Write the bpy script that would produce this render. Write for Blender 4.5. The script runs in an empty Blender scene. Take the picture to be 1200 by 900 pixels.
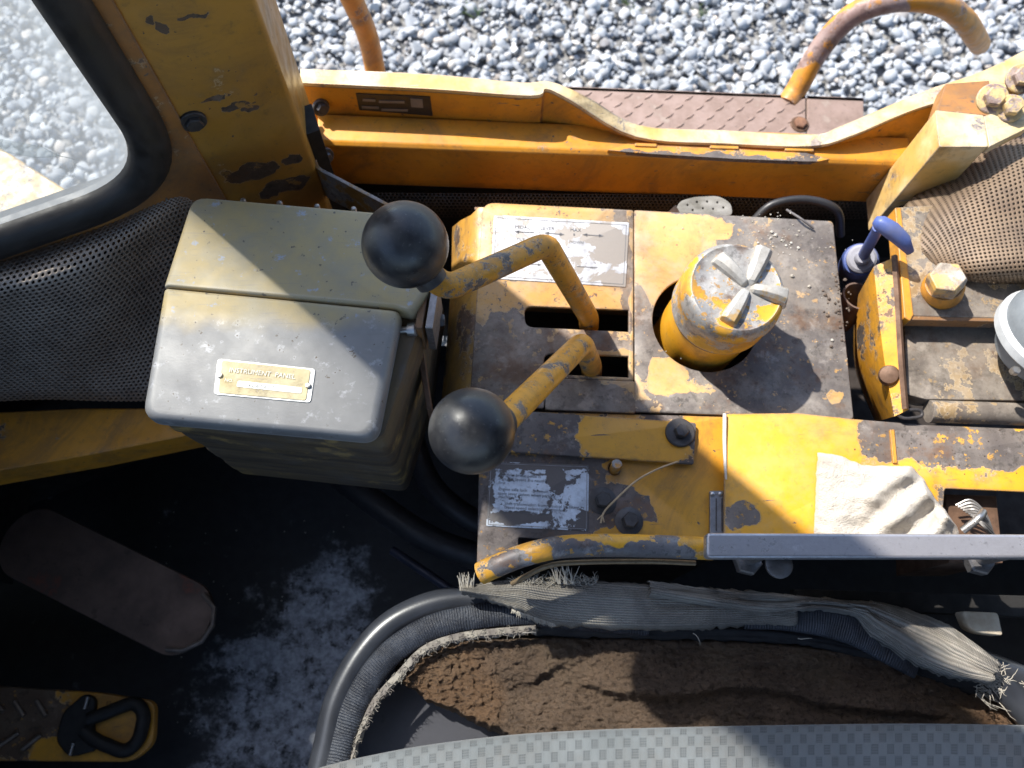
import bpy, bmesh, math, random
import numpy as np
from mathutils import Vector, Matrix, noise as mnoise
random.seed(7)
rng = np.random.default_rng(7)
S = bpy.context.scene
COL = S.collection

# ------------------------------------------------------------------ camera
CAM_Z = 2.0
F = 940.0                       # focal length in photograph pixels (1200 wide)
CAM = Vector((0, 0, CAM_Z))
_n = Vector((-20, -340, -940)).normalized()      # world down, in camera axes
_Z = -_n
_Y = (Vector((0, 1, 0)) - _Z * _Z.y).normalized()
_X = _Y.cross(_Z)
RW = Matrix((_X, _Y, _Z))       # camera axes -> world axes
cam_data = bpy.data.cameras.new('camera')
cam = bpy.data.objects.new('camera', cam_data)
COL.objects.link(cam)
cam.matrix_world = Matrix.Translation(CAM) @ RW.to_4x4()
cam_data.sensor_width = 36.0
cam_data.lens = 36.0 * F / 1200.0
cam_data.clip_start = 0.02
cam_data.clip_end = 400
cam_data.dof.use_dof = True
cam_data.dof.focus_distance = 0.60
cam_data.dof.aperture_fstop = 10.0
S.camera = cam

# ------------------------------------------------------------------ light
SUN_EL, SUN_TO = 50.0, Vector((-0.735, 0.678))      # horizontal direction towards the sun
SUN_TO.normalize()
W = bpy.data.worlds.new('World'); S.world = W; W.use_nodes = True
wn = W.node_tree.nodes; wl = W.node_tree.links
for n in list(wn): wn.remove(n)
sky = wn.new('ShaderNodeTexSky'); sky.sky_type = 'NISHITA'; sky.sun_disc = False
sky.sun_elevation = math.radians(SUN_EL)
sky.sun_rotation = math.atan2(SUN_TO.x, SUN_TO.y)
sky.air_density = 1.0; sky.dust_density = 1.0
bg = wn.new('ShaderNodeBackground'); bg.inputs[1].default_value = 0.15
wo = wn.new('ShaderNodeOutputWorld')
wl.new(sky.outputs[0], bg.inputs[0]); wl.new(bg.outputs[0], wo.inputs[0])
sd = bpy.data.lights.new('sun', 'SUN'); sd.energy = 4.2; sd.angle = math.radians(0.9); sd.color = (1.0, 0.95, 0.87)
sun = bpy.data.objects.new('sun', sd); COL.objects.link(sun)
_e = math.radians(SUN_EL)
to_sun = Vector((SUN_TO.x * math.cos(_e), SUN_TO.y * math.cos(_e), math.sin(_e)))
sun.rotation_euler = (-to_sun).to_track_quat('-Z', 'Y').to_euler()
sun.location = (-3, 1.5, 5)
S.view_settings.view_transform = 'Standard'
S.view_settings.look = 'None'
S.view_settings.gamma = 1.0
S.view_settings.exposure = 1.05
S.cycles.max_bounces = 8
S.cycles.transparent_max_bounces = 12

# ------------------------------------------------------------------ point helpers
def ray(px, py):
    return RW @ Vector((px - 600.0, 450.0 - py, -F))
def P(px, py, z):               # point of the level plane z that shows at (px, py) of the photograph
    d = ray(px, py); t = (z - CAM_Z) / d.z
    return CAM + d * t
def PP(px, py, pt, nrm):        # same, on any plane
    d = ray(px, py); t = (pt - CAM).dot(nrm) / d.dot(nrm)
    return CAM + d * t
def rpx(px, py, z, r):          # size in metres of r pixels there
    d = ray(px, py); t = (z - CAM_Z) / d.z
    return r * t
def P3(l): return [P(*a) for a in l]

# ------------------------------------------------------------------ object helpers
def link(name, me, mat=None, parent=None, smooth=0.6, bevel=None, seg=2):
    o = bpy.data.objects.new(name, me); COL.objects.link(o)
    if mat: me.materials.append(mat)
    if parent is not None:
        me.transform(Matrix.Translation(-parent_origin(parent)))
        o.parent = parent
    if smooth is not None and len(me.polygons):
        me.polygons.foreach_set('use_smooth', [True] * len(me.polygons))
        me.set_sharp_from_angle(angle=smooth)
    if bevel:
        b = o.modifiers.new('bevel', 'BEVEL'); b.width = bevel; b.segments = seg; b.limit_method = 'ANGLE'
        b.angle_limit = 0.6; b.harden_normals = True
    return o
ORIG = {}
def parent_origin(p):
    v = Vector((0, 0, 0))
    while p is not None:
        v += ORIG.get(p.name, Vector((0, 0, 0))); p = p.parent
    return v
def thing(name, loc, label, cat, group=None):
    o = bpy.data.objects.new(name, None); COL.objects.link(o); o.location = loc; o.empty_display_size = 0.02
    ORIG[o.name] = Vector(loc)
    o['label'] = label; o['category'] = cat
    if group: o['group'] = group
    return o
def tag(o, label, cat, group=None):
    o['label'] = label; o['category'] = cat
    if group: o['group'] = group
    return o
def structure(o): o['kind'] = 'structure'; return o
def stuff(o): o['kind'] = 'stuff'; return o

class MB:
    def __init__(s): s.v = []; s.f = []
    def add(s, vs, fs):
        k = len(s.v); s.v += [tuple(v) for v in vs]; s.f += [tuple(i + k for i in f) for f in fs]; return s
    def loft(s, rows, closed_u=False, cap=False):
        n = len(rows[0]); vs = [p for r in rows for p in r]; fs = []
        for i in range(len(rows) - 1):
            for j in range(n if closed_u else n - 1):
                a = i * n + j; b = i * n + (j + 1) % n
                fs.append((a, b, b + n, a + n))
        if cap:
            fs.append(tuple(range(n))[::-1]); fs.append(tuple((len(rows) - 1) * n + j for j in range(n)))
        return s.add(vs, fs)
    def prism(s, top, down):                      # top loop of points, thickness vector
        down = Vector(down)
        return s.loft([[Vector(p) + down for p in top], top], True, True)
    def tube(s, pts, r, seg=16, cap=True):
        pts = [Vector(p) for p in pts]; n = len(pts)
        rs = r if isinstance(r, (list, tuple)) else [r] * n
        rows = []; up = None
        for i, p in enumerate(pts):
            t = (pts[min(i + 1, n - 1)] - pts[max(i - 1, 0)]).normalized()
            if up is None:
                up = t.orthogonal().normalized()
            up = (up - t * up.dot(t)).normalized(); sd_ = t.cross(up)
            rows.append([p + (up * math.cos(a) + sd_ * math.sin(a)) * rs[i] for a in [2 * math.pi * k / seg for k in range(seg)]])
        return s.loft(rows, True, cap)
    def lathe(s, prof, o, ax, seg=48, cap=True):  # prof: (radius, height)
        o = Vector(o); ax = Vector(ax).normalized(); u = ax.orthogonal().normalized(); w = ax.cross(u)
        rows = [[o + ax * h + (u * math.cos(a) + w * math.sin(a)) * r for a in [2 * math.pi * k / seg for k in range(seg)]] for r, h in prof]
        return s.loft(rows, True, cap)
    def box(s, c, ux, uy, uz):                    # centre, three half vectors
        c, ux, uy, uz = map(Vector, (c, ux, uy, uz))
        return s.prism([c + uz - ux - uy, c + uz + ux - uy, c + uz + ux + uy, c + uz - ux + uy], -2 * uz)
    def mesh(s, fix=True):
        me = bpy.data.meshes.new('m'); me.from_pydata([tuple(v) for v in s.v], [], s.f)
        if fix:
            bm = bmesh.new(); bm.from_mesh(me); bmesh.ops.remove_doubles(bm, verts=bm.verts, dist=1e-6)
            bmesh.ops.recalc_face_normals(bm, faces=bm.faces); bm.to_mesh(me); bm.free()
        me.update(); return me
    def build(s, name, mat, parent=None, **k):
        return link(name, s.mesh(), mat, parent, **k)

def path(pts, rad, n=6):        # polyline with rounded corners
    pts = [Vector(p) for p in pts]; out = [pts[0]]
    for i in range(1, len(pts) - 1):
        a, b, c = pts[i - 1], pts[i], pts[i + 1]
        r = min(rad, (a - b).length * .49, (c - b).length * .49)
        p0 = b + (a - b).normalized() * r; p2 = b + (c - b).normalized() * r
        for k in range(n + 1):
            t = k / n; out.append(p0 * (1 - t) ** 2 + b * 2 * t * (1 - t) + p2 * t * t)
    out.append(pts[-1]); return out
def spline(pts, n=8):           # Catmull-Rom through the points
    pts = [Vector(p) for p in pts]; q = [pts[0] * 2 - pts[1]] + pts + [pts[-1] * 2 - pts[-2]]; out = []
    for i in range(1, len(q) - 2):
        for k in range(n):
            t = k / n; a, b, c, d = q[i - 1:i + 3]
            out.append(0.5 * ((2 * b) + (c - a) * t + (2 * a - 5 * b + 4 * c - d) * t * t + (3 * b - a - 3 * c + d) * t ** 3))
    out.append(pts[-1]); return out
def rounded(poly, r, n=5):      # closed loop with rounded corners; r number or list
    poly = [Vector(p) for p in poly]; out = []; m = len(poly)
    for i in range(m):
        a, b, c = poly[i - 1], poly[i], poly[(i + 1) % m]
        rr = r[i] if isinstance(r, (list, tuple)) else r
        if rr <= 0: out.append(b); continue
        rr = min(rr, (a - b).length * .49, (c - b).length * .49)
        p0 = b + (a - b).normalized() * rr; p2 = b + (c - b).normalized() * rr
        for k in range(n + 1):
            t = k / n; out.append(p0 * (1 - t) ** 2 + b * 2 * t * (1 - t) + p2 * t * t)
    return out
def plate(name, outline, holes, thick, mat, parent, bevel=0.0006):
    """flat sheet with holes; outline / holes are 3-D loops on one level plane, top face at their z"""
    z = outline[0].z
    cu = bpy.data.curves.new('c', 'CURVE'); cu.dimensions = '2D'; cu.fill_mode = 'BOTH'
    cu.extrude = max(thick / 2 - bevel, 1e-5); cu.bevel_depth = bevel; cu.bevel_resolution = 1
    for lp in [outline] + holes:
        sp = cu.splines.new('POLY'); sp.points.add(len(lp) - 1); sp.use_cyclic_u = True
        for i, p in enumerate(lp): sp.points[i].co = (p.x, p.y, 0, 1)
    o = bpy.data.objects.new('tmp', cu); COL.objects.link(o)
    dg = bpy.context.evaluated_depsgraph_get()
    me = bpy.data.meshes.new_from_object(o.evaluated_get(dg)); bpy.data.objects.remove(o)
    me.transform(Matrix.Translation((0, 0, z - thick / 2)))
    me.materials.clear()
    bm = bmesh.new(); bm.from_mesh(me); bmesh.ops.remove_doubles(bm, verts=bm.verts, dist=1e-6); bmesh.ops.recalc_face_normals(bm, faces=bm.faces); bm.to_mesh(me); bm.free()
    return link(name, me, mat, parent, smooth=0.5)
def circ(c, r, n=48, sq=1.0): return [Vector((c.x + r * math.cos(2 * math.pi * k / n), c.y + r * sq * math.sin(2 * math.pi * k / n), c.z)) for k in range(n)]
def text(name, body, o, xd, yd, size, mat, parent, lift=0.0004):
    cu = bpy.data.curves.new('t', 'FONT'); cu.body = body; cu.size = 1.0; cu.resolution_u = 2
    ob = bpy.data.objects.new('tmp', cu); COL.objects.link(ob)
    dg = bpy.context.evaluated_depsgraph_get(); me = bpy.data.meshes.new_from_object(ob.evaluated_get(dg)); bpy.data.objects.remove(ob)
    me.materials.clear(); xd = Vector(xd).normalized(); nz = xd.cross(Vector(yd)).normalized(); yd = nz.cross(xd)
    M = Matrix((xd, yd, nz)).transposed().to_4x4()
    me.transform(Matrix.Translation(Vector(o) + nz * lift) @ M @ Matrix.Scale(size, 4))
    return link(name, me, mat, parent, smooth=None)
def hexbolt(parent, c, ax, r, h, mat, washer=0, wmat=None, name='bolt'):
    m = MB(); ax = Vector(ax).normalized()
    m.lathe([(r * .93, 0), (r, h * .08), (r, h * .82), (r * .86, h)], c, ax, 6)
    b = m.build(name, mat, parent, smooth=0.3)
    if washer:
        w = MB().lathe([(washer, -0.0005), (washer, .0022), (washer * .93, .003), (r * .7, .003)], c - ax * .001, ax, 32)
        w.build('washer', wmat or mat, b)
    return b

# ------------------------------------------------------------------ materials
class NT:
    def __init__(s, name):
        s.m = bpy.data.materials.new(name); s.m.use_nodes = True; s.t = s.m.node_tree; s.t.nodes.clear()
        s.out = s.n('ShaderNodeOutputMaterial'); s.b = s.n('ShaderNodeBsdfPrincipled'); s.l(s.b.outputs[0], s.out.inputs[0])
        s.pos = s.n('ShaderNodeNewGeometry').outputs['Position']
    def n(s, t, **k):
        x = s.t.nodes.new(t)
        for a, b in k.items(): setattr(x, a, b)
        return x
    def l(s, a, b): s.t.links.new(a, b)
    def set(s, inp, v):
        if hasattr(v, 'is_output'): s.l(v, inp)
        elif isinstance(v, (tuple, list)) and len(v) == 3 and inp.type == 'RGBA': inp.default_value = (*v, 1)
        else: inp.default_value = v
    def math(s, op, a, b=0.0, c=None, clamp=False):
        x = s.n('ShaderNodeMath', operation=op, use_clamp=clamp); s.set(x.inputs[0], a); s.set(x.inputs[1], b)
        if c is not None: s.set(x.inputs[2], c)
        return x.outputs[0]
    def vmath(s, op, a, b=None):
        x = s.n('ShaderNodeVectorMath', operation=op); s.set(x.inputs[0], a)
        if b is not None: s.set(x.inputs[1], b)
        return x.outputs['Value'] if op in ('LENGTH', 'DOT_PRODUCT') else x.outputs[0]
    def noise(s, sc, det=4, ro=.55, vec=None, dist=0.0):
        x = s.n('ShaderNodeTexNoise'); s.l(vec if vec is not None else s.pos, x.inputs['Vector'])
        x.inputs['Scale'].default_value = sc; x.inputs['Detail'].default_value = det; x.inputs['Roughness'].default_value = ro
        x.inputs['Distortion'].default_value = dist
        return x.outputs[0]
    def noisec(s, sc, det=3):
        x = s.n('ShaderNodeTexNoise'); s.l(s.pos, x.inputs['Vector']); x.inputs['Scale'].default_value = sc; x.inputs['Detail'].default_value = det
        return x.outputs['Color']
    def step(s, v, a, b, lo=0.0, hi=1.0):
        x = s.n('ShaderNodeMapRange', interpolation_type='SMOOTHSTEP'); s.set(x.inputs[0], v)
        x.inputs[1].default_value = a; x.inputs[2].default_value = b; x.inputs[3].default_value = lo; x.inputs[4].default_value = hi
        return x.outputs[0]
    def mix(s, f, a, b):
        x = s.n('ShaderNodeMix', data_type='RGBA'); s.set(x.inputs[0], f); s.set(x.inputs[6], a); s.set(x.inputs[7], b)
        return x.outputs[2]
    def mul(s, c, f):
        x = s.n('ShaderNodeMix', data_type='RGBA', blend_type='MULTIPLY'); x.inputs[0].default_value = 1; s.set(x.inputs[6], c); s.set(x.inputs[7], f)
        return x.outputs[2]
    def bump(s, h, strength=.5, dist=.001, normal=None):
        x = s.n('ShaderNodeBump'); s.l(h, x.inputs['Height']); x.inputs['Strength'].default_value = strength; x.inputs['Distance'].default_value = dist
        if normal is not None: s.l(normal, x.inputs['Normal'])
        s.l(x.outputs[0], s.b.inputs['Normal']); return x.outputs[0]
    def warped(s, amt, sc=60):
        c = s.noisec(sc, 4); c = s.vmath('SUBTRACT', c, (.5, .5, .5))
        x = s.n('ShaderNodeVectorMath', operation='SCALE'); s.l(c, x.inputs[0]); x.inputs['Scale'].default_value = amt
        return s.vmath('ADD', s.pos, x.outputs[0])
    def blobs(s, bl, wp):       # list of (point, rx, ry): 1 inside, 0 at twice the radius
        out = None
        for c, rx, ry, *rz in bl:
            d = s.vmath('SUBTRACT', wp, tuple(c)); d = s.vmath('MULTIPLY', d, (1 / rx, 1 / ry, 1 / rz[0] if rz else 0.0))
            v = s.math('SUBTRACT', 2.0, s.vmath('LENGTH', d), clamp=True)
            out = v if out is None else s.math('MAXIMUM', out, v)
        return out
    def edge(s, r=.003):
        bv = s.n('ShaderNodeBevel', samples=4); bv.inputs[0].default_value = r
        g = s.n('ShaderNodeNewGeometry'); return s.math('SUBTRACT', 1.0, s.vmath('DOT_PRODUCT', bv.outputs[0], g.outputs['Normal']))

Y_COL = (.72, .315, .018)
def paint(name, col=Y_COL, bare=(.10, .085, .08), bare2=(.2, .17, .15), thr=.62, sc=26, fleck=.69, wear=.05, dirt=.25, dirtc=(.12, .085, .05),
          bare_at=(), keep_at=(), rough=.42, metal=.25, fade=None, dsc=9, dust=0.0, film=.10):
    t = NT(name); wp = t.warped(.024, 48)
    v = t.math('ADD', t.noise(sc, 10, .66), t.math('MULTIPLY', t.math('SUBTRACT', t.noise(sc * 9, 4, .7), .5), .10))
    if bare_at: v = t.math('ADD', v, t.math('MULTIPLY', t.blobs(bare_at, wp), .42))
    if keep_at: v = t.math('SUBTRACT', v, t.math('MULTIPLY', t.blobs(keep_at, wp), .42))
    m = t.step(v, thr - .006, thr + .006)
    lowf = t.math('MULTIPLY', t.math('SUBTRACT', t.noise(sc * .7, 3), .5), .35)
    f = t.step(t.math('ADD', t.noise(sc * 6, 4, .65), lowf), fleck, fleck + .015)
    f = t.math('MAXIMUM', f, t.step(t.math('ADD', t.noise(sc * 15, 3, .6), lowf), fleck + .035, fleck + .06))
    for k_, (rz, thr_) in enumerate(((.4, .715), (-.9, .725), (1.6, .73))):
        mp = t.n('ShaderNodeMapping'); mp.inputs['Rotation'].default_value = (0, 0, rz); mp.inputs['Scale'].default_value = (3, 60, 30); t.l(t.pos, mp.inputs[0])
        f = t.math('MAXIMUM', f, t.step(t.noise(5, 3, .6, vec=mp.outputs[0]), thr_, thr_ + .012))
    m = t.math('MAXIMUM', m, f)
    if wear:
        e = t.math('MULTIPLY', t.edge(), t.noise(120, 4, .7)); m = t.math('MAXIMUM', m, t.step(e, wear, wear + .02))
    c = t.mix(t.step(t.noise(7, 4), .35, .7), col, tuple(x * y for x, y in zip(col, (.84, .80, .75))))
    if fade: c = t.mix(t.step(t.noise(16, 5), .35, .65), c, fade)
    bc = t.mix(t.step(t.noise(45, 6, .65), .35, .68), bare, bare2)
    bc = t.mix(t.step(t.noise(18, 6, .7), .50, .66, 0, .85), bc, (.15, .075, .04))
    rim = t.math('MULTIPLY', t.step(v, thr - .022, thr - .004), t.step(v, thr - .002, thr + .004, 1, 0))
    pf = t.step(t.math('ADD', t.noise(sc * 4, 6, .7), t.math('MULTIPLY', t.noise(sc * .9, 3), .3)), .755, .775)
    m = t.math('MULTIPLY', m, t.math('SUBTRACT', 1.0, t.math('MULTIPLY', pf, .9)))
    c = t.mix(t.step(t.noise(sc * 2.2, 7, .7), .50, .66, 0, .30), c, tuple(x * .55 + .03 for x in col))
    bc = t.mix(t.step(t.noise(90, 6, .75), .50, .64, 0, .75), bc, tuple(x * .45 for x in bare))
    bc = t.mix(t.step(t.noise(33, 7, .75), .54, .66, 0, .6), bc, tuple(min(1, x * 1.5 + .03) for x in bare2))
    halo = t.step(v, thr - .09, thr - .005, 0, .5); c = t.mix(t.math('MULTIPLY', halo, t.step(t.noise(sc * 3, 5, .7), .3, .6)), c, (.20, .125, .06))
    c = t.mix(t.step(t.noise(11, 8, .72), .36, .66, .05, film), c, (.40, .28, .13))
    c = t.mix(t.step(t.noise(9, 6, .7, dist=1.5), .48, .68, 0, .5), c, (.13, .08, .04))
    c = t.mix(m, c, bc)
    c = t.mix(t.math('MULTIPLY', rim, .35), c, (.75, .6, .4))
    dn = t.step(t.noise(dsc, 8, .7), .40, .75); c = t.mix(t.math('MULTIPLY', dn, dirt), c, dirtc)
    grime = t.step(t.noise(140, 4, .7), .56, .72); c = t.mix(t.math('MULTIPLY', grime, .25 + dirt * .4), c, dirtc)
    if dust: c = t.mix(t.step(t.noise(22, 8, .75), .42, .62, 0, dust), c, (.42, .37, .31))
    t.set(t.b.inputs['Base Color'], c)
    t.set(t.b.inputs['Roughness'], t.math('ADD', t.math('MULTIPLY', m, .14), t.step(t.noise(60, 5), .3, .8, rough - .08, rough + .22)))
    t.set(t.b.inputs['Metallic'], t.math('MULTIPLY', m, metal))
    h = t.math('ADD', t.math('MULTIPLY', t.math('SUBTRACT', 1.0, m), .55), t.math('MULTIPLY', t.noise(90, 5), .45))
    h = t.math('ADD', h, t.math('MULTIPLY', t.noise(700, 3, .7), .16))
    t.bump(h, .55, .0007); return t.m
def metal(name, col, col2=None, rough=.45, met=.8, sc=60, bs=.3, spots=None, rv=.2):
    t = NT(name); n = t.noise(sc, 7, .65); c = t.mix(t.step(n, .3, .7), col, col2 or tuple(x * .6 for x in col))
    if spots: c = t.mix(t.step(t.noise(sc * .5, 6, .7), .58, .66), c, spots)
    c = t.mix(t.step(t.noise(sc * 5, 3), .60, .72, 0, .5), c, tuple(x * .35 for x in col))
    t.set(t.b.inputs['Base Color'], c); t.b.inputs['Metallic'].default_value = met
    t.set(t.b.inputs['Roughness'], t.step(n, .3, .7, rough - rv / 2, rough + rv / 2))
    t.bump(t.noise(sc * 6, 4, .7), bs, .0006); return t.m
def plain(name, col, rough=.6, bsc=400, bs=.2, col2=None, sc=40, met=0, coat=0):
    t = NT(name); t.set(t.b.inputs['Base Color'], t.mix(t.step(t.noise(sc, 6, .6), .3, .72), col, col2 or tuple(x * .7 for x in col)))
    t.set(t.b.inputs['Roughness'], t.step(t.noise(sc * 2, 4), .3, .7, rough - .08, min(1, rough + .1))); t.b.inputs['Metallic'].default_value = met
    t.b.inputs['Coat Weight'].default_value = coat
    t.bump(t.noise(bsc, 4, .6), bs, .0006); return t.m

def bl(l, z=1.3): return [(P(x, y, z), rpx(x, y, z, a), rpx(x, y, z, b)) for x, y, a, b in l]
ZC = 1.30
M = {}
M['yellow'] = paint('yellow_paint_worn', thr=.66, fleck=.70, wear=.03)
M['yellow_rod'] = paint('yellow_paint_rod', col=(.74, .33, .018), thr=.585, sc=40, fleck=.635, film=.06, wear=0, dirt=.15, bare=(.13, .11, .10), bare2=(.26, .23, .21))
M['yellow_sill'] = paint('yellow_paint_sill', col=(.72, .30, .014), thr=.68, fleck=.71, wear=.02, dirt=.35, dirtc=(.16, .08, .03))
M['yellow_faded_sunlit'] = paint('yellow_paint_faded_sunlit', col=(.74, .46, .12), thr=.63, fleck=.69, wear=.02, dirt=.12, fade=(.80, .66, .40), bare=(.30, .25, .22), bare2=(.42, .37, .33))  # paler yellow: some fading plus sun brightness put into the colour
M['brownpaint'] = paint('brown_stained_paint', col=(.36, .15, .03), thr=.60, sc=16, dirt=.75, dirtc=(.11, .07, .045), wear=.03, rough=.55)
M['plate_lever'] = paint('lever_plate_paint', col=(.62, .33, .075), thr=.53, sc=24, fleck=.66, wear=.03, dirt=.35, bare=(.11, .085, .07), bare2=(.24, .19, .15), rough=.5,
    keep_at=bl([(640, 350, 60, 12), (566, 300, 6, 60), (600, 250, 70, 5), (700, 432, 30, 6)]),
    bare_at=bl([(600, 420, 34, 34), (700, 405, 30, 5), (690, 470, 30, 12), (730, 300, 5, 50)]), fade=(.50, .31, .12), dust=.25)
M['plate_filler'] = paint('filler_plate_paint', col=(.66, .37, .11), thr=.50, sc=24, fleck=.70, wear=.02, dirt=.30, bare=(.115, .10, .095), bare2=(.20, .18, .165), rough=.5,
    keep_at=bl([(775, 300, 24, 32), (800, 268, 36, 10), (785, 440, 20, 16), (820, 452, 14, 8), (978, 462, 8, 8), (800, 425, 16, 8)]),
    bare_at=bl([(900, 440, 80, 36), (930, 330, 50, 60), (755, 400, 8, 40), (860, 470, 60, 12)]), fade=(.60, .36, .14), dust=.35)
M['plate_front'] = paint('front_plate_paint', col=(.66, .31, .02), thr=.50, sc=26, fleck=.68, wear=.02, dirt=.22, bare=(.09, .075, .07), bare2=(.17, .14, .13), rough=.45,
    keep_at=bl([(820, 560, 30, 50), (770, 560, 22, 10), (830, 520, 20, 24), (745, 545, 24, 8), (780, 625, 40, 10), (800, 590, 20, 24)]),
    bare_at=bl([(625, 585, 54, 38), (720, 595, 30, 14), (620, 530, 60, 10), (600, 640, 30, 14)]))
M['plate_strip'] = paint('strip_plate_paint', col=(.68, .33, .02), thr=.50, sc=30, fleck=.68, wear=.02, dirt=.2, bare=(.085, .072, .07), bare2=(.15, .13, .12),
    keep_at=bl([(750, 515, 36, 18), (705, 510, 14, 12)]), bare_at=bl([(635, 505, 24, 30), (600, 505, 30, 30), (806, 500, 10, 18)]))
M['plate_cover'] = paint('cover_plate_paint', col=(.78, .38, .016), thr=.56, sc=24, fleck=.72, wear=.012, dirt=.10, bare=(.13, .11, .10), bare2=(.22, .19, .17), rough=.4,
    keep_at=bl([(905, 545, 50, 45), (960, 505, 30, 14)]),
    bare_at=bl([(870, 603, 16, 10), (1040, 515, 26, 14), (1160, 525, 50, 16), (1080, 510, 30, 14)]), dust=.15)
M['steel_dark'] = metal('dark_oily_steel', (.09, .085, .085), (.05, .045, .045), .5, .5)
M['steel'] = metal('bare_steel', (.34, .33, .33), (.2, .19, .19), .42, .8)
M['steel_bright'] = metal('bright_bolt_steel', (.55, .54, .52), (.35, .34, .33), .35, .9)
M['rusty'] = metal('rusty_steel', (.16, .09, .055), (.09, .05, .03), .7, .3)
M['rust_orange'] = metal('rusty_bolt', (.30, .15, .08), (.16, .08, .05), .8, .1)
M['black'] = plain('black_rubber', (.018, .018, .019), .42, 300, .15)
M['hose'] = plain('black_hose_rubber', (.022, .022, .025), .5)
M['void'] = plain('near_black_steel', (.012, .011, .010), .8)  # near-black used for walls, linings and parts inside the gaps
M['knob'] = None

# window rubber
M['seal'] = plain('window_rubber_seal', (.014, .012, .011), .55, 200, .3, (.028, .024, .022))

# perforated sheet, holes go right through; pattern along the sheet's own UV in metres
def perforated(name, col, pitch, hole, col2=None, met=.4, rough=.5, square=False, spot=(.2, .11, .05)):
    t = NT(name); uv = t.n('ShaderNodeUVMap').outputs[0]
    sx = t.n('ShaderNodeSeparateXYZ'); t.l(uv, sx.inputs[0])
    u = t.math('DIVIDE', sx.outputs[0], pitch); v = t.math('DIVIDE', sx.outputs[1], pitch * (1 if square else .866))
    if not square:
        row = t.math('FLOOR', v); u = t.math('ADD', u, t.math('MULTIPLY', t.math('MODULO', row, 2.0), .5))
    fu = t.math('SUBTRACT', t.math('FRACT', u), .5); fv = t.math('MULTIPLY', t.math('SUBTRACT', t.math('FRACT', v), .5), 1 if square else .866)
    d = t.math('SQRT', t.math('ADD', t.math('MULTIPLY', fu, fu), t.math('MULTIPLY', fv, fv)))
    m = t.step(d, hole - .03, hole + .03)
    c = t.mix(t.step(t.noise(30, 7, .7), .4, .65), col, col2 or tuple(x * .55 for x in col)); c = t.mix(t.step(t.noise(8, 4, .5), .5, .8, 0, .35), c, spot)
    t.set(t.b.inputs['Base Color'], c); t.b.inputs['Metallic'].default_value = met; t.b.inputs['Roughness'].default_value = rough
    t.bump(t.math('ADD', t.step(d, hole, hole + .14), t.math('MULTIPLY', t.noise(500, 3), .2)), .6, .0006)
    tr = t.n('ShaderNodeBsdfTransparent'); mx = t.n('ShaderNodeMixShader'); t.l(m, mx.inputs[0]); t.l(tr.outputs[0], mx.inputs[1]); t.l(t.b.outputs[0], mx.inputs[2])
    t.l(mx.outputs[0], t.out.inputs[0]); return t.m
M['perf'] = perforated('perforated_grey_sheet', (.36, .30, .25), .0054, .28, (.26, .215, .18), .3, .45)
M['perf_wide'] = perforated('perforated_tan_guard', (.20, .14, .09), .0040, .26, (.13, .09, .06), .2, .6, True)
def uv_loft(name, rows, mat, parent, thick=0, smooth=1.2):
    n = len(rows[0]); m = MB(); m.loft(rows); me = m.mesh(fix=False); uvl = me.uv_layers.new(name='UVMap')
    us = [0]; mid = rows[len(rows) // 2]
    for j in range(1, n): us.append(us[-1] + (Vector(mid[j]) - Vector(mid[j - 1])).length)
    vs = [0]
    for i in range(1, len(rows)): vs.append(vs[-1] + (Vector(rows[i][n // 2]) - Vector(rows[i - 1][n // 2])).length)
    for lp in me.loops: i, j = divmod(lp.vertex_index, n); uvl.data[lp.index].uv = (us[j], vs[i])
    o = link(name, me, mat, parent, smooth=smooth)
    if thick: s_ = o.modifiers.new('solid', 'SOLIDIFY'); s_.thickness = thick; s_.offset = 0
    return o

def grid(ctrl, nu=10, nv=10):    # smooth surface through a small grid of control points
    rows = [spline(r, nu) for r in ctrl]
    cols = [spline([r[j] for r in rows], nv) for j in range(len(rows[0]))]
    return [[c[i] for c in cols] for i in range(len(cols[0]))]

# ================================================================== SETTING
# ---- ground sheet and gravel
t = NT('gravel_ground_soil'); vo = t.n('ShaderNodeTexVoronoi'); t.l(t.pos, vo.inputs['Vector']); vo.inputs['Scale'].default_value = 30
t.set(t.b.inputs['Base Color'], t.mix(t.step(t.noise(5, 5), .3, .7), (.20, .20, .20), (.30, .295, .285))); t.b.inputs['Roughness'].default_value = .9
t.bump(t.math('ADD', vo.outputs['Distance'], t.noise(80, 4)), 1, .02)
g = MB().add([(-120, -120, 0), (120, -120, 0), (120, 120, 0), (-120, 120, 0)], [(0, 1, 2, 3)]).build('ground', t.m, smooth=None); structure(g)
t = NT('gravel_stone'); at = t.n('ShaderNodeAttribute', attribute_name='tone')
cr = t.n('ShaderNodeValToRGB'); t.l(at.outputs['Fac'], cr.inputs[0]); e = cr.color_ramp.elements
e[0].position = 0; e[0].color = (.17, .18, .195, 1); e[1].position = 1; e[1].color = (.62, .63, .62, 1)
for p_, c_ in ((.3, (.28, .30, .325, 1)), (.6, (.38, .395, .415, 1)), (.80, (.46, .47, .475, 1)), (.08, (.24, .20, .165, 1)), (.13, (.20, .21, .225, 1)), (.93, (.52, .44, .36, 1))):
    x = e.new(p_); x.color = c_
t.set(t.b.inputs['Base Color'], t.mix(t.step(t.noise(60, 5, .7), .3, .7, 0, .5), cr.outputs[0], (.40, .41, .42))); t.b.inputs['Roughness'].default_value = .7
t.bump(t.noise(150, 5, .6), .35, .002)
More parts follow.
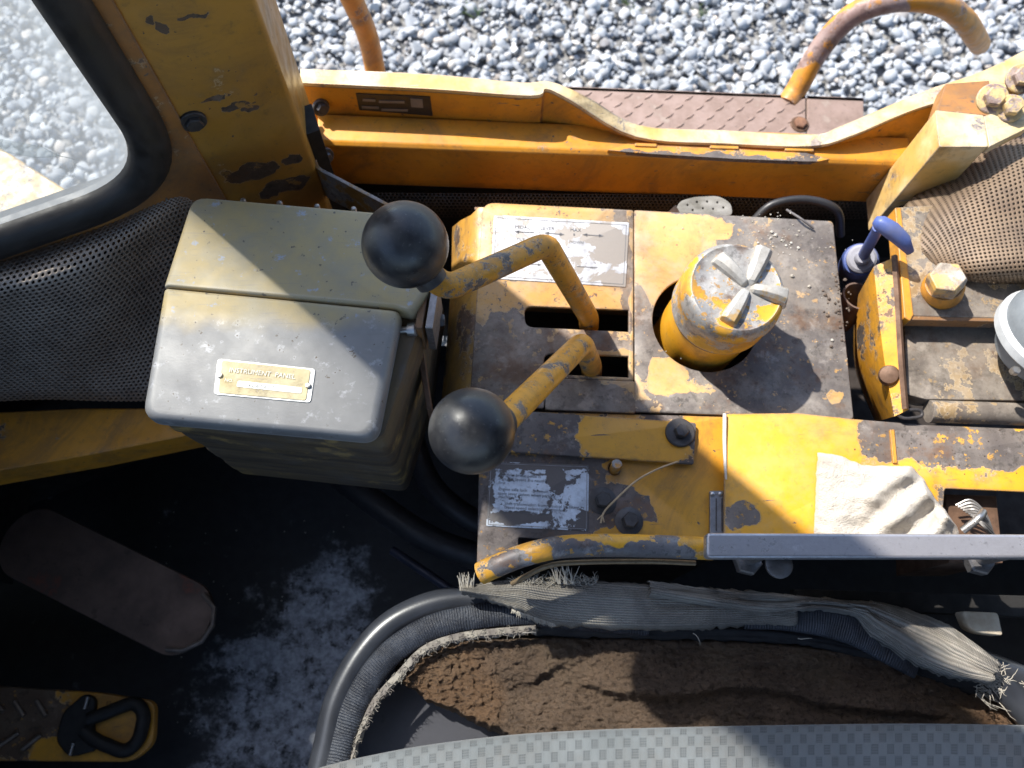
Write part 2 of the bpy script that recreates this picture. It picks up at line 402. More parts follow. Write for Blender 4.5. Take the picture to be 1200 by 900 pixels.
def gravel():
    base = []
    for k in range(24):
        bm = bmesh.new()
        if k % 3:
            for _ in range(15):
                p = Vector(rng.normal(size=3)).normalized() * rng.uniform(.85, 1.12); bm.verts.new(p)
            bmesh.ops.convex_hull(bm, input=bm.verts); bmesh.ops.delete(bm, geom=[v for v in bm.verts if not v.link_faces], context='VERTS')
            bmesh.ops.triangulate(bm, faces=bm.faces); bmesh.ops.recalc_face_normals(bm, faces=bm.faces)
        else:
            bmesh.ops.create_icosphere(bm, subdivisions=2, radius=1)
            for v in bm.verts:
                q = v.co.copy(); v.co *= 1 + .34 * mnoise.noise(q * .9 + Vector((k * 7.3, 1, 2))) + .07 * mnoise.noise(q * 2.4 + Vector((k, 5, 2)))
        bm.verts.index_update(); bm.verts.ensure_lookup_table()
        base.append((np.array([v.co[:] for v in bm.verts]), np.array([[v.index for v in f.verts] for f in bm.faces]))); bm.free()
    VV = []; FF = []; TT = []; off = 0
    def put(n, x0, x1, y0, y1, s0, s1, zmax):
        nonlocal off
        for _ in range(n):
            b, f = base[rng.integers(24)]
            s = s0 + (s1 - s0) * rng.random() ** 1.8
            sc = np.array([1.0, .65 + .35 * rng.random(), .45 + .3 * rng.random()]) * s
            a, bt, c = rng.uniform(0, 6.28), rng.normal(0, .35), rng.normal(0, .35)
            R = np.array(Matrix.Rotation(a, 3, 'Z') @ Matrix.Rotation(bt, 3, 'X') @ Matrix.Rotation(c, 3, 'Y'))
            q = (b * sc) @ R.T + np.array([rng.uniform(x0, x1), rng.uniform(y0, y1), s * .3 + rng.random() * zmax])
            VV.append(q); FF.append(f + off); off += len(b)
            TT.append(np.full(len(b), np.clip(rng.normal(.47, .30), 0, 1)))
    put(17000, -2.3, 2.3, .85, 2.5, .010, .024, .024); put(12000, -2.3, 2.3, .85, 2.5, .006, .011, .028)
    put(350, -2.3, 2.3, .85, 2.5, .024, .034, .015)
    put(2400, -3.6, -2.3, .3, 2.6, .018, .034, .02)
    put(2200, -2.3, -.9, .1, .85, .016, .032, .022)
    put(1500, 2.3, 3.4, .6, 2.8, .018, .034, .02)
    V = np.concatenate(VV); Fc = np.concatenate(FF); T = np.concatenate(TT)
    me = bpy.data.meshes.new('gravel'); me.vertices.add(len(V)); me.vertices.foreach_set('co', V.astype(np.float32).ravel())
    me.loops.add(Fc.size); me.loops.foreach_set('vertex_index', Fc.astype(np.int32).ravel())
    me.polygons.add(len(Fc)); me.polygons.foreach_set('loop_start', np.arange(0, Fc.size, 3, dtype=np.int32))
    a = me.attributes.new('tone', 'FLOAT', 'POINT'); a.data.foreach_set('value', T.astype(np.float32))
    me.update(calc_edges=True); me.polygons.foreach_set('use_smooth', [True] * len(me.polygons)); me.set_sharp_from_angle(angle=.75)
    o = bpy.data.objects.new('gravel', me); COL.objects.link(o); me.materials.append(t.m)
    o['kind'] = 'stuff'; o['label'] = 'loose blue grey gravel stones covering the ground beside the machine'; o['category'] = 'gravel'
gravel()

# ---- cab floor (black rubber, paler patch), cab roof and walls, added sun blockers
ZF = .80
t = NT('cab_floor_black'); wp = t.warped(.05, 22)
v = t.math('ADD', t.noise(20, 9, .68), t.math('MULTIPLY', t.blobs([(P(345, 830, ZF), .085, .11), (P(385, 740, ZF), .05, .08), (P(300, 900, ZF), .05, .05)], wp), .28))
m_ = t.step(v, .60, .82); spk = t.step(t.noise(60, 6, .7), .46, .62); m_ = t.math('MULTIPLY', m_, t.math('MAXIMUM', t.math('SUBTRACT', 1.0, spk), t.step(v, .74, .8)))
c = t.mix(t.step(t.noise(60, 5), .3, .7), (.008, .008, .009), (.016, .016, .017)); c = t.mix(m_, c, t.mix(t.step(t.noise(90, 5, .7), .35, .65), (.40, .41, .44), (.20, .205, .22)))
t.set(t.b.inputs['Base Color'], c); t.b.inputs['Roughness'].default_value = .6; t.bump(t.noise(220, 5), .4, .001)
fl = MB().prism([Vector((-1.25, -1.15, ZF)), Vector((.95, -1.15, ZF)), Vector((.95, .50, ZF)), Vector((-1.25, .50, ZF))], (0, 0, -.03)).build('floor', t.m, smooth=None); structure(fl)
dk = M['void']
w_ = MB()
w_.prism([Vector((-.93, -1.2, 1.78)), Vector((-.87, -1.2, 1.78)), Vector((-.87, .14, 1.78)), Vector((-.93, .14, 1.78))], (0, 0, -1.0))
structure(w_.build('front_shade_wall', dk, smooth=None))  # unseen front wall added to keep the sun off the floor
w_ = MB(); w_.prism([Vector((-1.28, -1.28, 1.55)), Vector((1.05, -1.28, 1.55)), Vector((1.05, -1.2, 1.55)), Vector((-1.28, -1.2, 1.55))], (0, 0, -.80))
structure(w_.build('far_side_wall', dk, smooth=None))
w_ = MB(); w_.prism([Vector((-.90, .12, 1.36)), Vector((-.66, .12, 1.36)), Vector((-.66, .30, 1.36)), Vector((-.90, .34, 1.36))], (0, 0, -.5)); structure(w_.build('corner_shade_wall', dk, smooth=None))  # unseen block added where sun leaked in at the front corner
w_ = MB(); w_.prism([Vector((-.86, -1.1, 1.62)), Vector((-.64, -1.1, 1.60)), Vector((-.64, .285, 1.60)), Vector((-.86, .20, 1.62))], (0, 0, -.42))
structure(w_.build('dash_shade_wall', dk, bevel=.01))  # unseen dash block added to shade the floor and pedals
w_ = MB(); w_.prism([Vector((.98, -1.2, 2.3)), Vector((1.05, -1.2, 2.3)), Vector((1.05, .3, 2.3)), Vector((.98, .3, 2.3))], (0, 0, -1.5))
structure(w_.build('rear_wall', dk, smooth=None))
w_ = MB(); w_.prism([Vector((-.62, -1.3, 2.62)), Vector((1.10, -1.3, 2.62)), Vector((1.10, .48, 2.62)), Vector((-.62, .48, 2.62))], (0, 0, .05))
structure(w_.build('cab_roof', plain('roof_lining', (.10, .10, .095), .9), smooth=None))  # unseen roof, its outline cut to let sun onto console and seat
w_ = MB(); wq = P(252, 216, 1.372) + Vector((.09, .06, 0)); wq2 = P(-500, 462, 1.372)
w_.prism([wq, wq2, wq2 + Vector((-.01, .03, 0)), wq + Vector((-.01, .03, 0))], (0, 0, -.58)); structure(w_.build('side_shade_wall', dk, smooth=None))  # unseen outer wall added to stop sun passing under the ledge
w_ = MB(); w_.prism([Vector((.03, .14, 1.06)), Vector((.97, .14, 1.06)), Vector((.97, .60, 1.06)), Vector((.03, .60, 1.06))], (0, 0, -.02)); structure(w_.build('dark_gap_floor', plain('gap_shade_dark', (.03, .022, .018), .8, 120, .8), smooth=None))  # dark sheet added under the console gaps, their shade put into its colour
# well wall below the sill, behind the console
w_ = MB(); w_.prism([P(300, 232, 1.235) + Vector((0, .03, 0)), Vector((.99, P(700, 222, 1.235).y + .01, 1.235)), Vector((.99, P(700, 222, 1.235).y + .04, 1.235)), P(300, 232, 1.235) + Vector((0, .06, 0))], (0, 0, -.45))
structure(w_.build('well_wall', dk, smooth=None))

# ================================================================== CAB FRAME
# ---- corner pillar
zb = 1.36
a, b, c_ = P(252, 216, zb), P(363, 178, zb), P(358, 104, zb)
d_ = a + (c_ - b)
r_ = thing('corner_pillar', (b + a) / 2, 'ochre painted steel cab corner pillar with dark scuffs, beside the rounded window', 'pillar')
for_ = rounded([a, b, c_, d_], .004, 3)
nf0 = (b - a).cross(Vector((0, 0, 1))).normalized(); nf0 = -nf0 if nf0.y > 0 else nf0
OCH = [(PP(x_, y_, a, nf0), rx_ * .55, .02, rz_ * .55) for x_, y_, rx_, rz_ in ((252, 117, .010, .003), (275, 124, .012, .005), (292, 129, .010, .006), (182, 25, .004, .006), (192, 36, .004, .007), (225, 20, .012, .003), (345, 185, .012, .010), (300, 200, .025, .012), (335, 218, .03, .012))]
M['ochre'] = paint('ochre_paint_pillar', bare_at=OCH, col=(.42, .21, .03), thr=.66, sc=13, fleck=.73, wear=.04, dirt=.45, dirtc=(.12, .09, .04), rough=.38, bare=(.08, .06, .05), bare2=(.13, .1, .08), dsc=6)
MB().loft([[p + Vector((0, 0, z)) for p in for_] for z in (-.42, 0, .3, .6, .95, 1.25)], True, True).build('post', M['ochre'], r_, smooth=.5)
nf = (b - a).cross(Vector((0, 0, 1))).normalized(); 
if nf.y > 0: nf = -nf
hexbolt(r_, PP(226, 141, a, nf) + nf * .001, nf, .0075, .006, M['steel_dark'], .011)
# thin rusty seam strip down the edge of the post's outer face
e1 = b + nf * .0012
# ---- window: plane through its bottom edge
wa, wb = P(252, 216, 1.36) + Vector((-.004, -.004, 0)), P(0, 306, 1.36)
wu = (wb - wa).normalized(); wv = Vector((0, 0, 1)); wnn = wu.cross(wv).normalized()
if wnn.y > 0: wnn = -wnn                                        # towards the camera
def WP(px, py): q = PP(px, py, wa, wnn) - wa; return (q.dot(wu), q.dot(wv))
def W3(u, v, d=0): return wa + wu * u + wv * v + wnn * d
rw = thing('cab_window', wa + wu * .4, 'cab side window with rounded corner, dusty glass and thick black rubber seal', 'window')
TOPV, UE = .95, 1.05
curve_mid = rounded([Vector((.021, TOPV, 0)), Vector((.021, .027, 0)), Vector((UE, .020, 0)), Vector((UE, TOPV, 0))], [.05, .085, .05, .05], 12)
def off2(loop, d):               # offset towards the inside of the pane
    out = []; n = len(loop); cx = Vector((.6, .5, 0))
    for i in range(n):
        tt = (loop[(i + 1) % n] - loop[i - 1]).normalized(); nn = Vector((-tt.y, tt.x, 0))
        if nn.dot(cx - loop[i]) < 0: nn = -nn
        out.append(loop[i] + nn * d)
    return out
SW = .0165
prof = [(-SW, 0), (-SW, .006), (-SW * .6, .0115), (0, .013), (SW * .6, .010), (SW * .95, .005), (SW, 0), (SW, -.008), (-SW, -.008)]
rows = [[W3(p.x, p.y, h) for p in off2(curve_mid, d)] for d, h in prof]
m = MB(); n_ = len(rows[0])
m.loft(rows + [rows[0]], True); m.build('window_seal', M['seal'], rw, smooth=1.0)
# metal window frame between seal and pillar / guard
hole = off2(curve_mid, -SW + .003)
fo = rounded([Vector((-.006, TOPV + .05, 0)), Vector((-.006, -.035, 0)), Vector((UE + .06, -.055, 0)), Vector((UE + .06, TOPV + .05, 0))], [.004, .012, .004, .004], 4)
fr_ = plate('window_frame', fo, [hole], .006, M['brownpaint'], None, .0015)
WM = Matrix((wu, wv, wnn)).transposed().to_4x4()
fr_.data.transform(Matrix.Translation(wa - rw.location + wnn * .001) @ WM); fr_.parent = rw
if fr_.data.polygons[0].normal.length and WM.determinant() < 0: fr_.data.flip_normals()
# glass with dust gathered along its edge
gl = off2(curve_mid, SW - .001); cen = Vector((.45, .45, 0))
t = NT('dusty_window_glass'); at = t.n('ShaderNodeAttribute', attribute_name='dust')
du_ = t.math('MULTIPLY', t.math('ADD', at.outputs['Fac'], t.step(t.noise(16, 6, .6), .35, .8, 0, .025)), t.step(t.noise(24, 6, .6), .2, .6, .9, 1.0))
tr = t.n('ShaderNodeBsdfTransparent'); tr.inputs[0].default_value = (.93, .96, .96, 1); gs = t.n('ShaderNodeBsdfGlossy'); gs.inputs['Roughness'].default_value = .03
lw = t.n('ShaderNodeLayerWeight'); lw.inputs[0].default_value = .5; fr4 = t.math('ADD', .035, t.math('MULTIPLY', t.math('POWER', lw.outputs['Facing'], 4.0), .7)); m1 = t.n('ShaderNodeMixShader'); t.l(fr4, m1.inputs[0]); t.l(tr.outputs[0], m1.inputs[1]); t.l(gs.outputs[0], m1.inputs[2])
df = t.n('ShaderNodeBsdfDiffuse'); df.inputs[0].default_value = (.34, .37, .39, 1); tl = t.n('ShaderNodeBsdfTranslucent'); tl.inputs[0].default_value = (.40, .43, .45, 1)
m3 = t.n('ShaderNodeMixShader'); m3.inputs[0].default_value = .65; t.l(df.outputs[0], m3.inputs[1]); t.l(tl.outputs[0], m3.inputs[2])
m2 = t.n('ShaderNodeMixShader'); t.l(du_, m2.inputs[0]); t.l(m1.outputs[0], m2.inputs[1]); t.l(m3.outputs[0], m2.inputs[2]); t.l(m2.outputs[0], t.out.inputs[0])
offs = [0, .006, .014, .024, .036, .052, .068]; RR = [off2(curve_mid, SW - .001 + d) for d in offs]
RR += [[p.lerp(cen, k) for p in RR[-1]] for k in (.12, .25, .4, .6, .8, 1)]; gm = MB(); gm.loft([[W3(p.x, p.y, -.002) for p in r] for r in RR], True)
me = gm.mesh(fix=False); dt = me.attributes.new('dust', 'FLOAT', 'POINT'); n_ = len(gl)
for i in range(len(me.vertices)):
    k, q = i // n_, gl[i % n_]; fall = math.exp(-offs[k] / .018) if k < len(offs) else 0
    vv = RR[k][i % n_].y; dt.data[i].value = (.42 if vv < .25 else .06 + .36 * math.exp(-(vv - .25) / .18)) + .5 * fall * (1.0 if q.x < .03 else max(.0, 1 - (q.x - .03) / .09))
link('glass_pane', me, t.m, rw, smooth=1.0)
# fender outside, seen through the window
zf = .95
fy = paint('fender_yellow', col=(.60, .38, .10), thr=.60, sc=40, fleck=.63, wear=0, dirt=.1, bare=(.25, .22, .18))
rf = thing('fender', P(0, 230, zf), 'sunlit speckled yellow fender seen low through the dusty cab window', 'fender')
fp = [P(-320, 60, zf), P(0, 172, zf), P(84, 226, zf), P(60, 330, zf), P(-400, 420, zf)]
MB().prism(rounded(fp, .02), (0, 0, -.05)).build('fender_top', fy, rf, bevel=.004)
MB().prism([fp[0] + Vector((.01, -.012, -.05)), fp[1] + Vector((-.01, -.012, -.05)), fp[2] + Vector((-.02, -.01, -.05)), fp[3] + Vector((-.03, 0, -.05)), fp[4] + Vector((.02, .02, -.05))], (0, 0, -.25)).build('fender_side', M['rusty'], rf)
# ---- perforated kick panel below the window
r_ = thing('kick_panel', P(100, 380, 1.2), 'grey perforated steel panel rolled outward below the cab window', 'panel')
ctrl = [[P(-160, 330, 1.37), P(0, 290, 1.35), P(60, 272, 1.35), P(130, 248, 1.355), P(205, 222, 1.37), P(226, 222, 1.35)],
        [P(-160, 372, 1.368), P(0, 330, 1.368), P(60, 314, 1.368), P(130, 288, 1.362), P(210, 248, 1.35), P(250, 246, 1.33)],
        [P(-160, 410, 1.33), P(0, 372, 1.33), P(60, 362, 1.33), P(130, 340, 1.32), P(215, 300, 1.28), P(300, 300, 1.26)],
        [P(-160, 480, 1.20), P(0, 470, 1.20), P(60, 468, 1.20), P(130, 470, 1.18), P(215, 470, 1.16), P(300, 470, 1.15)]]
uv_loft('perforated_sheet', grid(ctrl, 8, 8), M['perf'], r_, .0015)
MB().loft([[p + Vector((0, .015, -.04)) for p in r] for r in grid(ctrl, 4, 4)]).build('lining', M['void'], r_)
# ---- yellow ledge under it
r_ = tag(MB().prism(rounded([P(-200, 492, 1.16), P(90, 478, 1.16), P(240, 478, 1.16), P(240, 506, 1.16), P(100, 534, 1.16), P(-200, 586, 1.16)], .003, 2), (0, 0, -.05)).build('ledge_beam', M['yellow_sill'], None, bevel=.003),
         'dull yellow horizontal beam running left from under the grey control box', 'beam')

# ---- side sill
NS = 'yellow steel cab side sill beam with raised lip flange behind the console'
o_ = P(700, 175, 1.3)
rs = thing('side_sill', o_, NS, 'sill')
zt = 1.30
X0, X1 = P(372, 170, zt).x, P(1040, 192, zt).x
ft0, ft1 = P(372, 168, zt), P(1066, 193, zt)
bt0, bt1 = P(372, 133, zt), P(1066, 161, zt)
fb = P(500, 207, 1.24)
dn = Vector((0, 0, -.072))
sec = lambda k: (ft0.lerp(ft1, k), bt0.lerp(bt1, k))
rows = []
for k in [i / 24 for i in range(25)]:
    f_, b_ = sec(k); rows.append([b_ + dn, b_, b_.lerp(f_, .2) + Vector((0, 0, .0008)), b_.lerp(f_, .88) + Vector((0, 0, .0)), f_ + Vector((0, 0, -.004)), f_ + dn * 1.0, f_ + dn + Vector((0, .02, 0))])
MB().loft(rows, True, True).build('beam', M['yellow_sill'], rs, smooth=.35, bevel=.002)
# upright panel + flange: profile along the sill
zl = 1.343
fl_in = [P(352, 97, zl), P(500, 104, zl), P(622, 112, zl), P(640, 104, zl), P(668, 117, 1.338), P(745, 160, 1.308), P(850, 168, 1.306), P(950, 171, 1.307), P(1000, 158, 1.318), P(1075, 127, 1.335), P(1150, 108, 1.345), P(1200, 100, 1.35)]
fl_out = [P(352, 81, zl), P(500, 87, zl), P(610, 97, zl), P(645, 96, zl), P(690, 115, 1.336), P(750, 147, 1.308), P(850, 153, 1.306), P(950, 158, 1.307), P(985, 148, 1.318), P(1080, 108, 1.335), P(1150, 84, 1.345), P(1215, 52, 1.35)]
n0 = spline(fl_in, 5); n1 = spline(fl_out, 5)
th = Vector((0, 0, -.005))
MB().loft([[p + th for p in n0], n0, [p + Vector((0, 0, .0005)) for p in n1], [p + th for p in n1]] + [[p + th for p in n0]]).build('lip_flange', M['yellow_faded_sunlit'], rs, smooth=.5)
base = []
for p in n0:
    k = (p.x - bt0.x) / (bt1.x - bt0.x); base.append(Vector((p.x, (bt0.y + (bt1.y - bt0.y) * k) + .0015, zt - .03)))
MB().loft([[p + th * .9 + Vector((0, -.0005, 0)) for p in n0], base, [p + Vector((0, .004, 0)) for p in base], [p + th * .9 + Vector((0, .004, 0)) for p in n0]]).build('upright_web', M['yellow_sill'], rs, smooth=.5)
# folded bright lip on the beam's front edge
lp = [P(712, 177, 1.3012), P(760, 181, 1.3012), P(860, 187, 1.3012), P(940, 190, 1.3012), P(958, 190, 1.3012)]
lq = [P(735, 169, 1.3012), P(770, 171, 1.3012), P(860, 175, 1.3012), P(945, 180, 1.3012), P(972, 187, 1.3012)]
MB().loft([[p + Vector((0, 0, -.004)) for p in lp], [p + Vector((0, 0, .0015)) for p in lp], [p + Vector((0, 0, .001)) for p in lq], [p + Vector((0, 0, -.004)) for p in lq]]).build('wear_lip', paint('worn_lip_paint', bare_at=bl([(760, 184, 30, 4), (820, 188, 30, 4), (880, 190, 30, 4), (920, 192, 20, 4)]), thr=.56), rs)
for x0, x1 in ((744, 770), (832, 866), (920, 954)):
    y = 166 + (x0 - 744) * .03
    MB().prism([P(x0, y + 1, 1.304), P(x1, y + 2, 1.304), P(x1, y + 6, 1.304), P(x0, y + 5, 1.304)], (0, 0, -.006)).build('weld_tab', M['yellow'], rs, bevel=.001)
# black nameplate on the web
kk = min(range(len(n0)), key=lambda i_: abs(n0[i_].x - P(455, 110, zl).x)); wt0 = n0[kk] + th * .9 + Vector((0, -.0005, 0)); wt1 = n0[kk + 2] + th * .9 + Vector((0, -.0005, 0))
vy = (wt1 - wt0).cross(base[kk] - wt0).normalized(); vy = -vy if vy.y > 0 else vy; wpt = wt0 + vy * .0012
q = [PP(x, y, wpt, vy) for x, y in ((417, 110), (504, 114), (507, 136), (421, 129))]
up_ = Vector((0, 0, 1))
npm = plain('black_nameplate', (.035, .03, .028), .45)
npo = MB().prism(q, -vy * .002).build('nameplate', npm, rs)
for s_, x, y, sz in (('STEER  HYDROSTAT', 425, 121, .0066), ('MADE IN', 426, 129, .004), ('SERIAL', 455, 132, .004)):
    pass
lt = plain('nameplate_letter_grey', (.22, .20, .18), .5)
nl = MB()
for x0, x1, y in ((425, 440, 117), (444, 474, 119), (424, 444, 125.5), (447, 478, 128.5)):
    yy = y
    nl.prism([PP(x0, yy - 1.6, wpt, vy) + vy * .0006, PP(x1, yy - .9, wpt, vy) + vy * .0006, PP(x1, yy + 1.8, wpt, vy) + vy * .0006, PP(x0, yy + 1.2, wpt, vy) + vy * .0006], -vy * .0004)
nl.prism([PP(x, y, wpt, vy) + vy * .0006 for x, y in ((481, 115), (495, 115.6), (496, 126), (482, 125))], -vy * .0004)
stuff(nl.build('nameplate_print', lt, npo))
# bent strap bracket left end
bp = path([P(367, 160, 1.335), P(367, 172, 1.335), P(366, 196, 1.332), P(392, 209, 1.332), P(462, 246, 1.330)], .012, 6)
hh = Vector((0, 0, -.05)); rows = []
tk = .0035
nrmv = []
for i, p in enumerate(bp):
    tt = (bp[min(i + 1, len(bp) - 1)] - bp[max(i - 1, 0)]).normalized(); nn = Vector((-tt.y, tt.x, 0)).normalized(); nrmv.append(nn)
rows = [[p + nrmv[i] * tk * s + (hh if d else Vector()) for i, p in enumerate(bp)] for s, d in ((0, 1), (0, 0), (1, 0), (1, 1), (0, 1))]
rb = thing('strap_bracket', bp[0], 'bent flat steel strap bracket between the corner pillar and the grey control box', 'bracket')
MB().loft(rows).build('strap', paint('strap_paint', col=(.40, .20, .04), thr=.50, sc=40, bare=(.26, .23, .21), bare2=(.38, .35, .33), wear=.01, dirt=.3), rb, smooth=.6, bevel=.0006)
for x, y in ((381, 183), (357, 136), (376, 126)):
    hexbolt(rb, P(x, y, 1.315), Vector((.5, -.75, .35)), .006, .007, M['steel_dark'], .009)

# ---- running board with raised treads
zr = 1.0
rr = thing('running_board', P(800, 130, zr), 'dusty brown steel running board with raised diamond treads outside the sill', 'running board')
rbm = metal('rusty_tread_steel', (.34, .245, .205), (.23, .16, .13), .6, .25, 30, .4, (.32, .25, .21))
yb = lambda x: 98 + (x - 576) * (115 - 98) / (1020 - 576)
def board(x0, x1, name):
    z = zr; e = rounded([P(x0, yb(x0), z), P(x1, yb(x1), z), P(x1, 250, z), P(x0, 250, z)], .003, 2)
    b = MB().prism(e, (0, 0, -.006)).build(name, rbm, rr, bevel=.001)
    f0, f1 = P(x0, yb(x0), z), P(x1, yb(x1), z)
    MB().prism([f0, f1, f1 + Vector((0, -.006, 0)), f0 + Vector((0, -.006, 0))][::-1], (0, 0, -.05)).build('board_lip', rbm, rr)
board(300, 944, 'tread_plate'); board(946, 1012, 'tread_plate')
tm = MB(); o0 = P(300, yb(300), zr); xdir = (P(944, yb(944), zr) - o0); L = xdir.length; xdir.normalize(); ydir = Vector((xdir.y, -xdir.x, 0))
k = 0
for i in range(int(L / .031)):
    for j in range(7):
        c_ = o0 + xdir * (.012 + i * .031 + (j % 2) * .0155) + ydir * (.014 + j * .017)
        if c_.x > P(990, 120, zr).x: continue
        dr = (xdir + ydir * (-.75 if True else .8)).normalized(); sd_ = dr.cross(Vector((0, 0, 1)))
        a_, w2 = .0095, .0028; zz = Vector((0, 0, .0016))
        tm.add([c_ - dr * a_, c_ + sd_ * w2, c_ + dr * a_, c_ - sd_ * w2, c_ - dr * a_ * .55 + zz, c_ + sd_ * w2 * .3 + zz, c_ + dr * a_ * .55 + zz, c_ - sd_ * w2 * .3 + zz],
               [(0, 1, 5, 4), (1, 2, 6, 5), (2, 3, 7, 6), (3, 0, 4, 7), (4, 5, 6, 7)])
tr_ = tm.build('tread_pattern', rbm, rr, smooth=None); stuff(tr_)
hexbolt(rr, P(937, 146, zr), (0, 0, 1), .010, .007, M['rust_orange'], .014, M['rusty'])

# ---- handrails
hr = paint('handrail_orange', col=(.70, .27, .02), thr=.60, sc=22, fleck=.72, wear=0, dirt=.3, dirtc=(.22, .10, .06), bare=(.22, .12, .09), bare2=(.30, .19, .15))
g_ = 'orange tubular handrails outside the sill'
pts = spline([P(452, 150, .98), P(440, 84, 1.05), P(430, 40, 1.12), P(410, -6, 1.20), P(385, -60, 1.27), P(360, -120, 1.3)], 8)
tag(MB().tube(pts, .0145, 20).build('handrail', hr, smooth=1.2), 'short orange handrail tube rising beside the corner pillar', 'handrail', g_)
hr2 = paint('handrail_worn', col=(.70, .28, .02), thr=.60, sc=20, fleck=.74, wear=0, dirt=.3, dirtc=(.22, .10, .06), bare=(.30, .20, .18), bare2=(.42, .32, .29),
            bare_at=bl([(1000, 30, 30, 10), (1080, 0, 40, 10)], 1.1))
pts = spline([P(922, 122, .99), P(934, 104, 1.0), P(962, 56, 1.05), P(1000, 17, 1.10), P(1050, 0, 1.13), P(1100, 4, 1.12), P(1128, 22, 1.08), P(1141, 40, 1.02), P(1148, 52, .94)], 8)
tag(MB().tube(pts, .0165, 22).build('handrail', hr2, smooth=1.2), 'arched orange grab handle with worn purplish top above the running board', 'handrail', g_)

# a few weeds in the gravel
m = MB()
for cx_, cy_ in ((556, 16), (738, 6), (820, 20)):
    for _ in range(16):
        p = P(cx_ + random.uniform(-9, 9), cy_ + random.uniform(-7, 7), .02); d = Vector((random.uniform(-1, 1), random.uniform(-1, 1), random.uniform(.6, 1.6))).normalized() * random.uniform(.02, .05); s_ = d.orthogonal().normalized() * .0025
        m.add([p - s_, p + s_, p + d * .6 + s_ * .7, p + d, p + d * .6 - s_ * .7], [(0, 1, 2, 3, 4)])
o = m.build('weeds', plain('weed_green', (.13, .20, .06), .8, col2=(.22, .24, .10)), smooth=None); stuff(o); o['label'] = 'sparse small green weeds between the gravel stones'; o['category'] = 'weeds'

# ================================================================== CONTROL BOX
zb = 1.42
box_lid = M['box'] = None
t = NT('box_weathered_grey'); wp = t.warped(.03, 30)
pos0 = P(330, 300, 1.42)
gy = t.n('ShaderNodeSeparateXYZ'); t.l(wp, gy.inputs[0])
yl = P(330, 372, 1.42).y
m_ = t.step(gy.outputs[1], yl - .014, yl + .010)             # tan paint remains at the back, bare grey alloy in front
tan = t.mix(t.step(t.noise(30, 7, .65), .35, .68), (.42, .32, .15), (.33, .28, .18)); tan = t.mix(t.step(t.noise(70, 6, .7), .60, .68), tan, (.34, .36, .41))
gry = t.mix(t.step(t.noise(22, 7, .62), .3, .7), (.26, .255, .25), (.205, .20, .198)); gry = t.mix(t.step(t.noise(90, 5, .7), .56, .72, 0, .7), gry, (.50, .50, .52))
c = t.mix(m_, gry, tan); c = t.mix(t.step(t.noise(180, 3, .6), .66, .72), c, (.12, .10, .08)); c = t.mix(t.math('MULTIPLY', t.step(t.edge(.006), .03, .10), .6), c, (.48, .47, .46))
scr = t.n('ShaderNodeTexNoise'); mp = t.n('ShaderNodeMapping'); mp.inputs['Scale'].default_value = (10, 160, 60); mp.inputs['Rotation'].default_value = (0, 0, .5); t.l(t.pos, mp.inputs[0]); t.l(mp.outputs[0], scr.inputs['Vector']); scr.inputs['Scale'].default_value = 3
c = t.mix(t.step(scr.outputs[0], .66, .70, 0, .25), c, (.2, .19, .18))
t.set(t.b.inputs['Base Color'], c); t.set(t.b.inputs['Roughness'], t.step(t.noise(50, 5), .3, .7, .50, .60)); t.set(t.b.inputs['Metallic'], t.math('SUBTRACT', .25, t.math('MULTIPLY', m_, .22)))
t.bump(t.math('ADD', t.math('MULTIPLY', t.noise(60, 6), .3), t.math('MULTIPLY', t.noise(600, 4, .7), .35)), .30, .0010); box_m = t.m
base_m = paint('box_side_paint', col=(.36, .20, .05), thr=.50, sc=16, fleck=.70, wear=.03, dirt=.55, dirtc=(.13, .10, .07), bare=(.13, .12, .11), bare2=(.24, .22, .20), metal=.3)
rx = thing('control_box', P(320, 420, 1.2), 'large weathered grey lidded control box with tan paint patches and a small nameplate', 'control box')
lid = rounded([P(163, 489, zb), P(440, 514, zb), P(470, 362, zb), P(190, 335, zb)], [.013, .013, .006, .003], 6)
cen = sum(lid, Vector()) / len(lid)
def inset(loop, d, dz): 
    c0 = sum(loop, Vector()) / len(loop); return [p + (c0 - p).normalized() * d + Vector((0, 0, dz)) for p in loop]
def lidloft(loop, h, r):
    rows = [[p + Vector((0, 0, -h)) for p in loop], [p + Vector((0, 0, -r)) for p in loop]]
    for a_ in (.25, .5, .75, 1.0):
        an = a_ * math.pi / 2; rows.append(inset(loop, r * (1 - math.cos(an)), -r + r * math.sin(an)))
    return MB().loft(rows, True, True)
lidloft(lid, .016, .008).build('lid', box_m, rx, smooth=1.0)
bk_ = rounded([P(190, 334, zb + .001), P(470, 361, zb + .001), P(484, 366, zb), P(503, 338, zb), P(520, 254, zb - .012), P(224, 229, zb - .012)], [.002, .002, .004, .004, .012, .012], 4)
lidloft(bk_, .03, .006).build('rear_cover', box_m, rx, smooth=1.0)
base_m2 = NT('box_side_streaked'); t = base_m2; mp = t.n('ShaderNodeMapping'); mp.inputs['Scale'].default_value = (5, 5, 90); t.l(t.pos, mp.inputs[0]); st = t.noise(1.4, 6, .65, vec=mp.outputs[0])
c = t.mix(t.step(st, .38, .62), (.060, .046, .034), (.13, .092, .048)); c = t.mix(t.step(t.noise(30, 7, .7), .50, .66, 0, .7), c, (.10, .085, .07)); c = t.mix(t.step(t.noise(18, 6, .7), .58, .68, 0, .7), c, (.36, .24, .08))
t.set(t.b.inputs['Base Color'], c); t.b.inputs['Roughness'].default_value = .6; t.bump(t.math('ADD', t.math('MULTIPLY', st, 1.5), t.noise(200, 5)), .6, .001)
